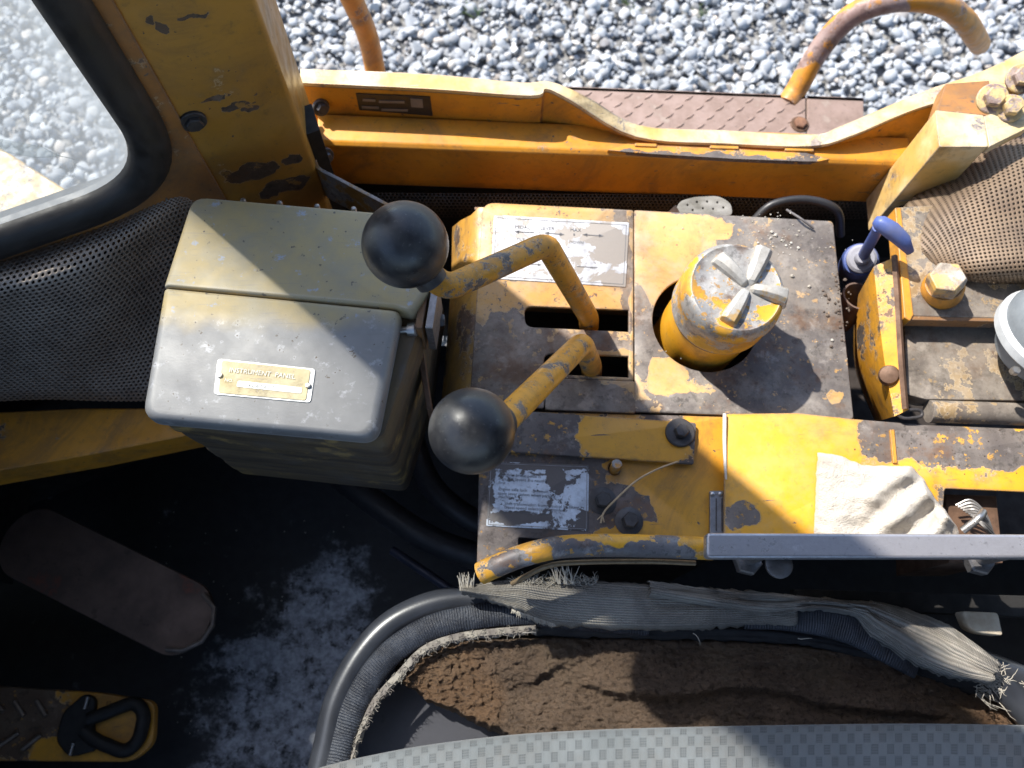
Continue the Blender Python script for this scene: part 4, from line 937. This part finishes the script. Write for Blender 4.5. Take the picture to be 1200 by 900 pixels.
# ---- blue pump handle bottle
bm_ = plain('faded_blue_plastic', (.055, .095, .30), .48, 300, .3, (.11, .13, .26))
rb = thing('blue_pump', P(1006, 300, 1.25), 'blue plastic hand pump with bent handle sticking out of the gap beside the filler plate', 'pump')
bo = P(1004, 312, 1.245); ba = (P(1019, 286, 1.33) - P(1006, 306, 1.25)).normalized()
MB().lathe([(.012, -.03), (.0175, -.02), (.0185, 0), (.0185, .030), (.0165, .036), (.010, .038)], bo, ba, 36).build('bottle', bm_, rb, smooth=.9)
cm_ = plain('grey_collar', (.30, .30, .34), .5)
tc = bo + ba * .037
MB().lathe([(.0135, 0), (.0145, .002), (.0145, .006), (.012, .008)], tc, ba, 32).build('collar', cm_, rb)
MB().lathe([(.0075, .004), (.0075, .014), (.006, .016)], tc, ba, 24).build('collar_ring', cm_, rb)
p1 = P(1030, 262, 1.37); p2 = P(1066, 293, 1.362)
MB().tube([tc, P(1027, 272, 1.35), P(1029, 266, 1.362)], [.0055, .005, .005], 18).build('plunger', bm_, rb)
MB().tube([P(1025, 258, 1.372), P(1031, 261, 1.373), P(1045, 270, 1.371), P(1058, 282, 1.366), P(1067, 296, 1.360)], [.004, .0070, .0080, .0070, .0035], 18).build('handle', bm_, rb, smooth=1.5)
# ---- brown cup under it
r_ = MB().lathe([(.013, -.05), (.017, 0), (.0168, .002), (.0150, .002), (.012, -.03), (.001, -.035)], P(1006, 348, 1.265), (.05, .15, 1), 32).build('cup', plain('dirty_brown_cup', (.16, .11, .09), .6, col2=(.09, .06, .05)), smooth=.9)
tag(r_, 'small dirty brown cup wedged below the blue pump', 'cup')
# ---- grey lamp at the right edge
rl = thing('work_lamp', P(1200, 400, 1.37), 'grey plastic rounded lamp body cut off by the right edge of the view', 'lamp')
gm_ = plain('grey_plastic', (.19, .21, .225), .5, 300, .2, (.12, .135, .15)); wm_ = plain('white_plastic', (.50, .52, .53), .45)
lc = P(1240, 392, 1.36); la = Vector((.1, .25, 1))
MB().lathe([(.038, -.03), (.046, -.01), (.048, .008), (.044, .022), (.034, .032), (.015, .038), (.002, .040)], lc, la, 48).build('lamp_body', gm_, rl, smooth=1)
MB().lathe([(.0478, -.012), (.052, -.008), (.052, .0), (.0478, .003)], lc, la, 48).build('lamp_rim', wm_, rl)
hexbolt(rl, P(1187, 436, 1.355), (0, 0, 1), .004, .006, M['steel_bright'])
# ---- rag
def wrinkle(p, s, seed): return mnoise.fractal(p * s + Vector((seed, 0, 0)), .8, 2, 5)
rgm = NT('towel_cream'); rgc = rgm.mix(rgm.step(rgm.noise(24, 6), .5, .72, 0, .7), (.64, .58, .50), (.44, .33, .23))
rgm.set(rgm.b.inputs['Base Color'], rgc); rgm.b.inputs['Roughness'].default_value = .95; rgm.b.inputs['Sheen Weight'].default_value = .3
rgm.bump(rgm.math('ADD', rgm.noise(800, 3, .7), rgm.noise(260, 3)), 1.0, .0028)
U = [(958, 530), (985, 534), (1010, 545), (1040, 546), (1068, 546), (1083, 562), (1096, 585), (1108, 598), (1122, 618)]
Lw = [(953, 640), (975, 650), (1000, 655), (1020, 655), (1045, 655), (1070, 655), (1090, 655), (1110, 652), (1128, 640)]
rows = []
NI, NJ = 40, 60
for i in range(NI + 1):
    row = []
    for j in range(NJ + 1):
        s = j / NJ * (len(U) - 1); k = min(int(s), len(U) - 2); f = s - k
        ux = U[k][0] * (1 - f) + U[k + 1][0] * f; uy = U[k][1] * (1 - f) + U[k + 1][1] * f
        lx = Lw[k][0] * (1 - f) + Lw[k + 1][0] * f; ly = Lw[k][1] * (1 - f) + Lw[k + 1][1] * f
        v = i / NI; x = ux * (1 - v) + lx * v; y = uy * (1 - v) + ly * v
        # folds run from upper right to lower left
        q = (x - 958) * .66 + (y - 530) * .75
        r_amp = min(1, max(0, (x - 1000) / 60))
        ph = q / 5.9 + 1.0 * mnoise.noise(Vector((x * .016, y * .016, 3))); h = (.001 + .015 * r_amp) * (.5 + .5 * math.sin(ph)) + .004 * mnoise.fractal(Vector((x * .03, y * .045, 11)), .9, 2, 3)
        edge = min(1, min(v, j / NJ, 1 - j / NJ) / .10); edge = math.sqrt(max(0, edge))
        z = z5 + .003 + (.012 + h + .004 * mnoise.noise(Vector((x * .03, y * .03, 1)))) * edge
        row.append(P(x + 1.5 * mnoise.noise(Vector((y * .12, 0, 7))), y + 2 * mnoise.noise(Vector((x * .1, 0, 4))), z))
    rows.append(row)
low = [Vector((p.x, p.y, z5 + .001)) for p in rows[0]]
m = MB().loft([low] + rows); o_ = m.build('rag', rgm.m, smooth=2.5)
tag(o_, 'cream terry rag with soft folds lying on the yellow plate behind the steel bar', 'rag')
# fastener bits by the rag
r_ = tag(MB().tube(path([P(1128, 622, 1.31), P(1148, 607, 1.32), P(1152, 600, 1.315)], .004, 4), .0034, 12).build('pin', M['steel_bright'], smooth=1), 'small bright steel pin beside the end of the cream rag', 'pin')
MBx = MB()
for i in range(9):
    a0 = random.uniform(-1, 1); MBx.tube(spline([P(1120 + i * 3, 592 + i * 2, 1.300 + .002 * i), P(1138 + i * 2, 586 + i * 4, 1.306 + .002 * i), P(1156 + i, 604 + i * 3, 1.304), P(1160 + i, 630, 1.30)], 5), .0009 + .0007 * random.random(), 6)
tag(MBx.build('wire_bundle', metal('grey_wire_bundle', (.35, .33, .31), (.15, .14, .13), .5, .5), smooth=1), 'tangled grey wires in the opening between rag and black gap', 'wires')

# ================================================================== ARMREST BAR AND HANDLE
za = 1.372
rbx = thing('steel_bar', P(1010, 640, za), 'polished grey steel flat bar crossing in front of the cream rag', 'bar')
barm = metal('scuffed_steel_bar', (.46, .45, .47), (.35, .34, .36), .36, .6, 50, .25, (.44, .43, .45))
L_ = [P(828, 624, za), P(1270, 626, za), P(1270, 654, za), P(828, 654, za)]
MB().prism(rounded(L_, [.003, 0, 0, .004], 4), (0, 0, -.012)).build('bar', barm, rbx, bevel=.0028, seg=4)
MB().prism([P(832, 640, za - .013), P(1270, 642, za - .013), P(1270, 646, za - .013), P(832, 644, za - .013)], (0, 0, -.03)).build('stiffener', M['void'], rbx)
for x, y in ((887, 668), (1168, 668)):
    c = P(x, y, 1.33)
    MB().lathe([(.006, -.03), (.006, .03)], c + Vector((0, .012, 0)), (0, 0, 1), 20).build('bolt_shank', M['steel'], rbx)
    MB().lathe([(.012, 0), (.012, .009), (.0105, .011)], c + Vector((0, .010, -.028)), (0, 0, 1), 6).build('hex_nut', M['steel'], rbx, smooth=.3)
MB().lathe([(.011, 0), (.011, .003), (.009, .004)], P(912, 662, 1.345), (0, 0, 1), 24).build('washer', M['steel'], rbx)
hrod = tag(MB().tube(spline([P(563, 672, 1.335), P(580, 664, 1.340), P(610, 652, 1.343), P(650, 642, 1.345), P(700, 639, 1.346), P(760, 640, 1.346), P(835, 643, 1.346)], 8), .0092, 20).build('grab_rod', paint('grab_rod_paint', col=(.76, .37, .014), thr=.555, sc=26, fleck=.71, wear=0, dirt=.12, bare=(.12, .11, .115), bare2=(.24, .23, .23),
            bare_at=bl([(690, 650, 22, 8), (745, 652, 22, 8), (780, 655, 20, 6), (600, 662, 14, 8)], 1.346)), smooth=1.5),
            'chipped yellow round rod bending down toward the torn seat edge', 'rod')
tag(MB().tube(spline([P(600, 684, 1.30), P(640, 664, 1.325), P(680, 659, 1.33), P(760, 658, 1.33), P(815, 660, 1.33)], 6), .0022, 10).build('cable_guide', metal('brass_edge', (.30, .22, .13), (.2, .14, .08), .5, .5), smooth=1), 'thin brown wire running under the chipped yellow rod', 'wire')
MB2 = MB().prism([P(826, 662, 1.30), P(1270, 664, 1.30), P(1270, 712, 1.27), P(826, 700, 1.27)], (0, 0, -.02))
# bracket below the bar, in shade
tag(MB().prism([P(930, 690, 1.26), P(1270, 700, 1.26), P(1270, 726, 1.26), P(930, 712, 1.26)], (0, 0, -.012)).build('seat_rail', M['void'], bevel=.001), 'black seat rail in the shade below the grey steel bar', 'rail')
# scrap of foam
tag(MB().prism(rounded([P(1128, 716, 1.28), P(1170, 718, 1.28), P(1176, 745, 1.28), P(1150, 742, 1.28), P(1136, 736, 1.28)], .003), (0, 0, -.015)).build('foam_block', plain('old_cream_foam', (.50, .44, .34), .95, 200, .8, (.32, .25, .17)), bevel=.002), 'small cream foam block in the dark gap under the bar end', 'foam')

# ================================================================== SEAT
rt = thing('operator_seat', P(800, 850, 1.1), 'operator seat with torn grey cover, exposed brown foam and checked grey cloth cushion', 'seat')
# shell rim: smooth grey vinyl roll + pleated inner roll
def sweep(pts, prof, closed=True):
    pts = spline(pts, 10); rows = []
    for i, p in enumerate(pts):
        t_ = (pts[min(i + 1, len(pts) - 1)] - pts[max(i - 1, 0)]); t_.z = 0; t_.normalize(); s = Vector((t_.y, -t_.x, 0))
        rows.append([p + s * a + Vector((0, 0, b)) for a, b in prof])
    return rows
zs = 1.235
t = NT('grey_vinyl_rim'); t.set(t.b.inputs['Base Color'], t.mix(t.step(t.noise(25, 5), .3, .7), (.040, .044, .054), (.022, .024, .030))); t.b.inputs['Roughness'].default_value = .33
t.b.inputs['Coat Weight'].default_value = .25; t.b.inputs['Coat Roughness'].default_value = .3; t.bump(t.noise(500, 4), .15, .0004); vinyl = t.m
rim = [P(370, 930, zs), P(383, 878, zs), P(396, 822, zs), P(423, 770, zs), P(458, 732, zs), P(503, 710, zs), P(550, 703, zs), P(620, 708, zs), P(760, 714, zs - .01), P(950, 728, zs - .01), P(1120, 768, zs - .01), P(1230, 808, zs - .01)]
cpf = [(.0125 * math.cos(a), .013 * math.sin(a)) for a in [2 * math.pi * k / 24 for k in range(24)]]
MB().loft(sweep(rim, cpf), True, True).build('shell_rim', vinyl, rt, smooth=1.5)
t = NT('pleated_vinyl_welt'); w1 = t.n('ShaderNodeUVMap'); 
wv_ = t.n('ShaderNodeTexWave', wave_type='BANDS'); wv_.inputs['Scale'].default_value = 1; sx = t.n('ShaderNodeSeparateXYZ'); t.l(w1.outputs[0], sx.inputs[0])
th_ = t.math('ADD', sx.outputs[1], t.math('MULTIPLY', t.noise(60, 3), .004)); rib = t.math('SINE', t.math('MULTIPLY', th_, 6.2832 / .0024))
t.set(t.b.inputs['Base Color'], t.mix(t.step(t.noise(60, 5), .3, .7), (.042, .048, .062), (.018, .020, .027))); t.b.inputs['Roughness'].default_value = .38
t.bump(t.math('ADD', t.math('MULTIPLY', rib, .22), t.math('MULTIPLY', t.noise(150, 6, .75), 1.5)), .8, .0014); welt = t.m
wl_ = [P(392, 905, zs + .006), P(404, 858, zs + .006), P(423, 812, zs + .008), P(455, 768, zs + .010), P(500, 738, zs + .011), P(552, 724, zs + .011), P(610, 718, zs + .012), P(660, 722, zs + .010), P(760, 730, zs + .008)]
cp2 = [((.0115 + .0008 * math.sin(k)) * math.cos(a), .0075 * math.sin(a)) for k, a in [(k, math.pi * 2 * k / 20) for k in range(20)]]
uv_loft('welt', [r + [r[0]] for r in sweep(wl_, cp2)], welt, rt, smooth=1.5)
w3 = [P(870, 716, 1.262), P(920, 718, 1.266), P(970, 726, 1.268), P(1010, 740, 1.266), P(1050, 762, 1.258), P(1075, 775, 1.25)]
uv_loft('welt', [r + [r[0]] for r in sweep(w3, [(a * 1.35, b * .8) for a, b in cp2])], welt, rt, smooth=1.5)
# torn inner edge of the welt: ragged strip with threads
tat = plain('frayed_backing', (.34, .31, .26), .95, 500, .9, (.14, .12, .11), 90)
m = MB(); edge = spline([P(404, 915, zs + .006), P(418, 868, zs + .006), P(440, 824, zs + .008), P(470, 790, zs + .010), P(498, 762, zs + .012), P(535, 748, zs + .014), P(580, 742, zs + .014), P(628, 738, zs + .014)], 14)
rows = []
for i, p in enumerate(edge):
    t_ = (edge[min(i + 1, len(edge) - 1)] - edge[max(i - 1, 0)]).normalized(); s = Vector((t_.y, -t_.x, 0))
    w = .0035 + .003 * mnoise.noise(Vector((i * .35, 0, 0)))
    rows.append([p - s * .004 + Vector((0, 0, .002)), p + s * w * .4 + Vector((0, 0, .003 + .0015 * mnoise.noise(Vector((i * .5, 3, 0))))), p + s * w + Vector((0, 0, -.002))])
m.loft(rows)
for i in range(2, len(edge) - 1):
    for _ in range(4):
        p = edge[i] + Vector((random.uniform(-.003, .003), random.uniform(-.003, .003), .002)); d = Vector((random.uniform(-1, 1), random.uniform(-1, .6), random.uniform(0, .7))).normalized() * random.uniform(.002, .006)
        e2 = Vector((random.uniform(-1, 1), random.uniform(-1, 1), 0)) * .0025
        m.tube([p, p + d * .5 + e2, p + d], [.00035, .0003, .00015], 4, False)
m.build('frayed_edge', tat, rt, smooth=1)
# shell pan under the foam
MB().prism([P(400, 960, 1.20), P(412, 880, 1.20), P(440, 800, 1.20), P(500, 745, 1.20), P(620, 730, 1.20), P(1150, 780, 1.19), P(1300, 860, 1.19), P(1300, 980, 1.19)], (0, 0, -.03)).build('seat_pan', metal('grey_seat_pan', (.095, .095, .11), (.065, .065, .075), .42, .3, 14, .25, (.16, .13, .12)), rt)
# foam
t = NT('rotten_brown_foam'); wp = t.warped(.02, 40)
c = t.mix(t.step(t.noise(22, 8, .7), .32, .68), (.30, .20, .13), (.18, .12, .08)); c = t.mix(t.math('MULTIPLY', t.blobs(bl([(520, 795, 34, 30), (560, 820, 20, 20), (1150, 845, 30, 20)], 1.24), wp), .45), c, (.40, .21, .09))
c = t.mix(t.step(t.noise(260, 6, .8), .50, .62, 0, .75), c, (.055, .035, .025)); c = t.mix(t.step(t.noise(420, 4, .8), .58, .68, 0, .6), c, (.42, .30, .20)); c = t.mix(t.step(t.noise(9, 5), .52, .66, 0, .5), c, (.30, .22, .14))
t.set(t.b.inputs['Base Color'], c); t.b.inputs['Roughness'].default_value = .97; t.bump(t.math('ADD', t.math('MULTIPLY', t.noise(80, 9, .75), 1.0), t.math('MULTIPLY', t.noise(320, 6, .85), 1.3)), 1.0, .0060); foam = t.m
Ut = [(462, 780), (490, 750), (540, 744), (620, 738), (700, 738), (800, 740), (900, 744), (1000, 756), (1080, 776), (1150, 800), (1210, 825)]
Lt = [(468, 800), (500, 822), (540, 838), (600, 872), (700, 885), (800, 885), (900, 885), (1000, 885), (1080, 885), (1150, 885), (1210, 885)]
def fy(x, y):
    """height of the foam, the photograph's ridge lines as relief"""
    q = Vector((x * .012, y * .016, 0)); h = .006 * mnoise.fractal(q, 1.1, 2.0, 3) + .0034 * mnoise.fractal(q * 9 + Vector((9, 9, 0)), .6, 2.1, 5)
    for pts_, a_ in (([(660, 790), (720, 815), (800, 818), (850, 808), (920, 812), (960, 828), (1060, 838), (1130, 842)], .014), ([(560, 790), (620, 800), (665, 780), (700, 765)], .008), ([(850, 780), (950, 780), (1050, 800), (1140, 830)], .006)):
        for k in range(len(pts_) - 1):
            (x0, y0), (x1, y1) = pts_[k], pts_[k + 1]
            if x0 <= x < x1:
                yy = y0 + (y1 - y0) * (x - x0) / (x1 - x0) + 5 * mnoise.noise(Vector((x * .03, 5, 0))); d = y - yy
                e0 = min(1, (x - pts_[0][0]) / 50, (pts_[-1][0] - x) / 50)
                h += a_ * e0 * -math.tanh(d / 5) * math.exp(-abs(d) / 20) * .75
    return h
rows = []; NI, NJ = 110, 420
for i in range(NI + 1):
    row = []
    for j in range(NJ + 1):
        s = j / NJ * (len(Ut) - 1); k = min(int(s), len(Ut) - 2); f = s - k; v = i / NI
        jx = 5 * mnoise.noise(Vector((j * .15, i * .12, 1))); 
        x = (Ut[k][0] * (1 - f) + Ut[k + 1][0] * f) * (1 - v) + (Lt[k][0] * (1 - f) + Lt[k + 1][0] * f) * v
        y = (Ut[k][1] * (1 - f) + Ut[k + 1][1] * f) * (1 - v) + (Lt[k][1] * (1 - f) + Lt[k + 1][1] * f) * v
        e = min(1, v / .08, (1 - v) / .06, j / NJ / .03, (1 - j / NJ) / .03); e = math.sqrt(max(0, e))
        yo = 10 * mnoise.fractal(Vector((x * .03, 0, 2)), .8, 2, 4) * v * (1 if x < 640 else 0)
        row.append(P(x + (jx if e > 0 and x < 640 else 0), y + yo, 1.192 + (.042 + fy(x, y)) * e))
    rows.append(row)
MB().loft(rows).build('foam', foam, rt, smooth=3)
# cushion with woven check
t = NT('checked_seat_cloth'); uv = t.n('ShaderNodeUVMap').outputs[0]; sx = t.n('ShaderNodeSeparateXYZ'); t.l(uv, sx.inputs[0])
TW, TH = .0130, .0092
row = t.math('FLOOR', t.math('DIVIDE', sx.outputs[1], TH)); uu = t.math('ADD', t.math('DIVIDE', sx.outputs[0], TW), t.math('MULTIPLY', t.math('MODULO', row, 2.0), .5))
fu = t.math('FRACT', uu); fv = t.math('FRACT', t.math('DIVIDE', sx.outputs[1], TH))
chk = t.math('MULTIPLY', t.step(fu, .04, .08), t.step(fu, .46, .50, 1, 0)); chk = t.math('MULTIPLY', chk, t.math('MULTIPLY', t.step(fv, .04, .10), t.step(fv, .86, .94, 1, 0)))
lines = t.step(t.math('SINE', t.math('MULTIPLY', sx.outputs[0], 6.2832 / .0016)), -.1, .5); bars = t.step(t.math('SINE', t.math('MULTIPLY', sx.outputs[1], 6.2832 / .0021)), -.2, .6)
dk_ = t.math('MULTIPLY', chk, t.math('ADD', .35, t.math('MULTIPLY', t.math('MULTIPLY', lines, bars), .65)))
base = t.mix(t.step(t.noise(12, 5), .35, .7), (.185, .20, .205), (.145, .158, .162)); dirtb = t.step(t.noise(9, 8, .72), .42, .72, 0, .7); base = t.mix(dirtb, base, (.15, .13, .11))
t.set(t.b.inputs['Base Color'], t.mix(dk_, base, (.065, .07, .072))); t.b.inputs['Roughness'].default_value = .85; t.b.inputs['Sheen Weight'].default_value = .2
t.bump(t.math('ADD', t.math('ADD', t.math('MULTIPLY', chk, .6), t.math('MULTIPLY', t.math('SINE', t.math('MULTIPLY', fu, 12.566)), .12)), t.math('MULTIPLY', t.noise(900, 2), .5)), .55, .0010); cloth = t.m
te = [(330, 915), (380, 898), (430, 886), (500, 873), (600, 861), (700, 855), (800, 852), (950, 849), (1100, 848), (1300, 852)]
rows = []
for dz, dy in ((-.05, 2), (-.02, 0), (-.006, 1), (0, 6), (.004, 14), (.009, 30), (.014, 50), (.018, 90), (.02, 160), (.02, 260)):
    rows.append(spline([P(x, y + dy, 1.285 + dz) + (Vector((0, -.005, 0)) if dz == -.05 else Vector()) for x, y in te], 6))
uv_loft('cushion_cloth', rows, cloth, rt, smooth=2)
# torn cover strip with ribs and fringe
t = NT('torn_ribbed_cover'); uv = t.n('ShaderNodeUVMap').outputs[0]; sx = t.n('ShaderNodeSeparateXYZ'); t.l(uv, sx.inputs[0])
r1_ = t.math('SINE', t.math('MULTIPLY', sx.outputs[1], 6.2832 / .0022)); r2_ = t.math('SINE', t.math('MULTIPLY', sx.outputs[0], 6.2832 / .0013))
c = t.mix(t.step(t.noise(20, 6, .65), .35, .68), (.42, .385, .33), (.24, .22, .195)); c = t.mix(t.step(r1_, -.4, .6, 0, .45), c, (.10, .095, .085)); c = t.mix(t.step(t.noise(200, 4, .7), .55, .7, 0, .5), c, (.38, .35, .30))
t.set(t.b.inputs['Base Color'], c); t.b.inputs['Roughness'].default_value = .95; t.bump(t.math('ADD', t.math('ADD', t.math('MULTIPLY', r1_, .6), t.math('MULTIPLY', r2_, .3)), t.math('MULTIPLY', t.noise(300, 4), 1.0)), .9, .0011); torn = t.m
def strip(upper, lower, z, hgt, seed, wr=.004, nrow=14):
    a_, b_ = spline([P(x, y, z) for x, y in upper], 12), spline([P(x, y, z) for x, y in lower], 12); n = min(len(a_), len(b_)); rows = []
    for i in range(nrow + 1):
        v = i / nrow; r = []
        for j in range(n):
            p = a_[j].lerp(b_[j], v); h = hgt * math.sin(math.pi * min(1, max(0, v * .9 + .05))) + wr * mnoise.fractal(Vector((j * .045 + seed, v * 3.5, seed)), .8, 2, 4)
            jag = .003 * mnoise.fractal(Vector((j * .5, seed, 0)), .7, 2, 3) * (1 if v in (0, 1) else 0)
            r.append(p + Vector((0, jag, h - (.010 if v in (0, 1) else 0))))
        rows.append(r)
    return rows
up1 = [(541, 690), (572, 682), (610, 676), (650, 676), (700, 680), (760, 684), (820, 688), (880, 694), (930, 706)]
lo1 = [(541, 694), (580, 706), (612, 716), (635, 730), (700, 736), (770, 738), (830, 736), (880, 733), (930, 735)]
uv_loft('torn_cover', strip(up1, lo1, 1.268, .010, 3.1), torn, rt, .0012, 3)
up2 = [(760, 680), (830, 690), (900, 694), (960, 700), (1010, 704), (1042, 706), (1090, 722), (1130, 745), (1168, 776)]
lo2 = [(760, 700), (830, 712), (900, 722), (950, 715), (1000, 722), (1020, 742), (1070, 775), (1110, 792), (1158, 800)]
uv_loft('torn_cover', strip(up2, lo2, 1.276, .009, 8.7, .006), torn, rt, .0012, 3)
up3 = [(560, 712), (640, 722), (740, 728), (830, 730), (920, 734), (1010, 752), (1090, 782), (1150, 800)]
lo3 = [(560, 730), (640, 744), (740, 748), (830, 750), (920, 754), (1010, 770), (1090, 796), (1150, 815)]
uv_loft('inner_cover', strip(up3, lo3, 1.238, .008, 5.2, .003), plain('black_backing', (.03, .03, .032), .9, 300, .6), rt, .001, 3)
fr = plain('pale_frayed_thread', (.48, .44, .37), .9, 400, .2)
m = MB()
def thread(p, d, ln, r=.0005, curl=.3):
    pts_ = [p]; d = d.normalized()
    for k in range(5):
        d = (d + Vector((random.uniform(-1, 1), random.uniform(-1, 1), random.uniform(-.6, .6))) * curl).normalized(); pts_.append(pts_[-1] + d * ln / 5)
    m.tube(pts_, [r, r, r * .9, r * .8, r * .6, r * .3], 5, False)
for i in range(170):
    x = random.uniform(600, 700); thread(P(x, 682 + random.uniform(-5, 4), 1.277), Vector((random.uniform(-1.2, 1.2), random.uniform(.1, 1), random.uniform(-.1, .8))), random.uniform(.003, .010), .0003, .55)
for i in range(26): x = random.uniform(538, 556); thread(P(x, 692, 1.272), Vector((random.uniform(-.5, .2), 1, .5)), random.uniform(.010, .018), .0008, .15)
for i in range(20): x = random.choice((655, 663, 671)) + random.uniform(-2, 2); thread(P(x, 684, 1.282), Vector((random.uniform(-.6, .2), 1, .3)), random.uniform(.012, .020), .0006, .3)
for i in range(120): x = random.uniform(600, 650); k = (x - 560) / 75; thread(P(x, 700 + k * 26, 1.276), Vector((random.uniform(-.4, .4), -1, .3)), random.uniform(.002, .006), .00035)
for i in range(110): thread(P(random.gauss(1163, 9), random.gauss(797, 8), 1.262), Vector((random.uniform(-.6, 1), random.uniform(-1, .3), .0)), random.uniform(.004, .014), .00035, .5)
for i in range(60): thread(P(random.uniform(1140, 1200), 802 + random.gauss(8, 6), 1.252), Vector((1, -.6, .0)), random.uniform(.015, .03), .0004)
for x, y in ((812, 742), (935, 748), (612, 742), (1075, 770)):
    thread(P(x, y, 1.285), Vector((1, random.uniform(-.6, .3), .0)), .012, .00035, .45)
stuff(m.build('fringe', fr, rt, smooth=1.5))
# blue-black stuffing seen in the torn right corner
MB().tube(spline([P(1165, 800, 1.25), P(1185, 815, 1.25), P(1215, 850, 1.245)], 6), .013, 18).build('welt', vinyl, rt, smooth=1.5)

# ================================================================== FLOOR THINGS
gp = 'foot pedals on the cab floor'
zp = .97
r_ = thing('long_pedal', P(125, 680, zp - .02), 'long worn brown round-ended pedal plate in shade above the ribbed pedal', 'pedal', gp)
a_, b_ = P(38, 637, zp), P(213, 724, zp - .01); d = (b_ - a_); d.z = 0; L_ = d.length; d.normalize(); s = Vector((-d.y, d.x, 0)); hw = rpx(120, 680, zp, 43)
lp = []
for k in range(17): an = -math.pi / 2 + math.pi * k / 16; lp.append(b_ + d * hw * math.cos(an) * .85 + s * hw * math.sin(an))
for k in range(17): an = math.pi / 2 + math.pi * k / 16; lp.append(a_ + d * hw * math.cos(an) * .85 + s * hw * math.sin(an))
for p in lp: p.z = zp
pm = metal('worn_pedal_steel', (.13, .085, .065), (.075, .052, .042), .55, .35, 16, .3, (.16, .06, .04)); 
MB().prism(lp, (0, 0, -.008)).build('pad', pm, r_, bevel=.001)
MB().tube([P(195, 761, zp + .004), P(214, 762, zp + .006), P(236, 752, zp + .007), P(249, 733, zp + .008), P(251, 712, zp + .007), P(238, 696, zp + .005)], .003, 10).build('pad_lip', metal('lip_steel', (.20, .17, .15), None, .5, .5), r_)
MB().tube([P(120, 680, zp - .01), P(130, 700, .83)], .012, 16).build('pedal_arm', M['void'], r_)
zp = .90
r_ = thing('ribbed_pedal', P(80, 850, zp - .02), 'yellow and rusty ribbed pedal with black triangular rubber loop at lower left', 'pedal', gp)
lp = rounded([P(-260, 802, zp), P(0, 804, zp), P(120, 812, zp), P(182, 822, zp), P(180, 872, zp), P(155, 893, zp), P(0, 892, zp), P(-260, 892, zp)], .012, 5)
pyl = paint('pedal_yellow_worn', col=(.66, .31, .02), thr=.50, sc=22, fleck=.72, wear=.02, dirt=.3, bare=(.11, .07, .045), bare2=(.17, .12, .08),
            keep_at=bl([(145, 850, 34, 40), (70, 875, 26, 12), (90, 820, 26, 8)], zp), bare_at=bl([(10, 840, 60, 24), (40, 855, 30, 10)], zp))
MB().prism(lp, (0, 0, -.012)).build('pad', pyl, r_, bevel=.002)
rbp = M['rusty']
for x0, y0, x1, y1 in ((-6, 822, 4, 834), (17, 822, 28, 839), (43, 821, 54, 839), (-4, 876, 22, 858), (26, 878, 48, 861), (-40, 822, -30, 838), (-40, 876, -18, 860)):
    MB().tube([P(x0, y0, zp + .002), P(x1, y1, zp + .002)], .0032, 10).build('tread_rib', metal('rib_steel', (.24, .19, .15), None, .5, .5) if 'rib_steel' not in bpy.data.materials else bpy.data.materials['rib_steel'], r_, smooth=1)
rub = plain('black_pedal_rubber', (.012, .011, .010), .6)
MB().tube(path([P(104, 843, zp + .006), P(118, 838, zp + .006), P(158, 822, zp + .006), P(170, 836, zp + .006), P(163, 868, zp + .006), P(147, 882, zp + .006), P(112, 868, zp + .006), P(98, 856, zp + .006)], .016, 6), .0085, 14).build('rubber_loop', rub, r_, smooth=1.5)
MB().prism(rounded([P(72, 836, zp + .008), P(98, 812, zp + .008), P(112, 818, zp + .008), P(108, 850, zp + .008), P(112, 880, zp + .008), P(80, 888, zp + .008), P(64, 868, zp + .008)], .008, 5), (0, 0, -.012)).build('rubber_block', rub, r_, bevel=.003, seg=3)
for x, y in ((101, 824), (84, 878)): MB().tube([P(x - 2, y + 7, zp + .010), P(x + 2, y - 7, zp + .010)], .0022, 10).build('pin', M['steel_bright'], r_, smooth=1)
text('cast_number', '02', P(124, 826, zp + .001), Vector((1, -.1, 0)), Vector((.1, 1, 0)), rpx(120, 820, zp, 6), rub, r_)
# hoses
gh = 'black hoses under the console'
tag(MB().tube(spline([P(400, 560, .90), P(440, 590, .92), P(500, 630, .94), P(570, 655, .95), P(680, 680, .95)], 8), .018, 18).build('hose', M['hose'], smooth=1.2), 'thick black hose on the floor, the lower of two beside the console', 'hose', gh)
tag(MB().tube(spline([P(480, 500, .93), P(500, 560, .95), P(535, 598, .97), P(580, 618, .97), P(680, 640, .97)], 8), .016, 18).build('hose', M['hose'], smooth=1.2), 'thick black hose curving close to the console corner, the upper one', 'hose', gh)
tag(MB().tube([P(460, 645, .92), P(500, 672, .94), P(560, 712, .96)], .006, 14).build('floor_rod', plain('blue_black_rod', (.04, .045, .07), .4, met=.3), smooth=1.2), 'thin blue black rod near the torn seat corner', 'rod')
m = MB()
for i in range(70):
    x, y = random.uniform(180, 420), random.uniform(600, 900); crumb(x, y, random.uniform(.3, 1.0), ZF)
o_ = m.build('floor_grit', plain('floor_grit_pale', (.35, .33, .30), .9), smooth=None); stuff(o_); o_['label'] = 'pale grit specks on the black cab floor'; o_['category'] = 'grit'
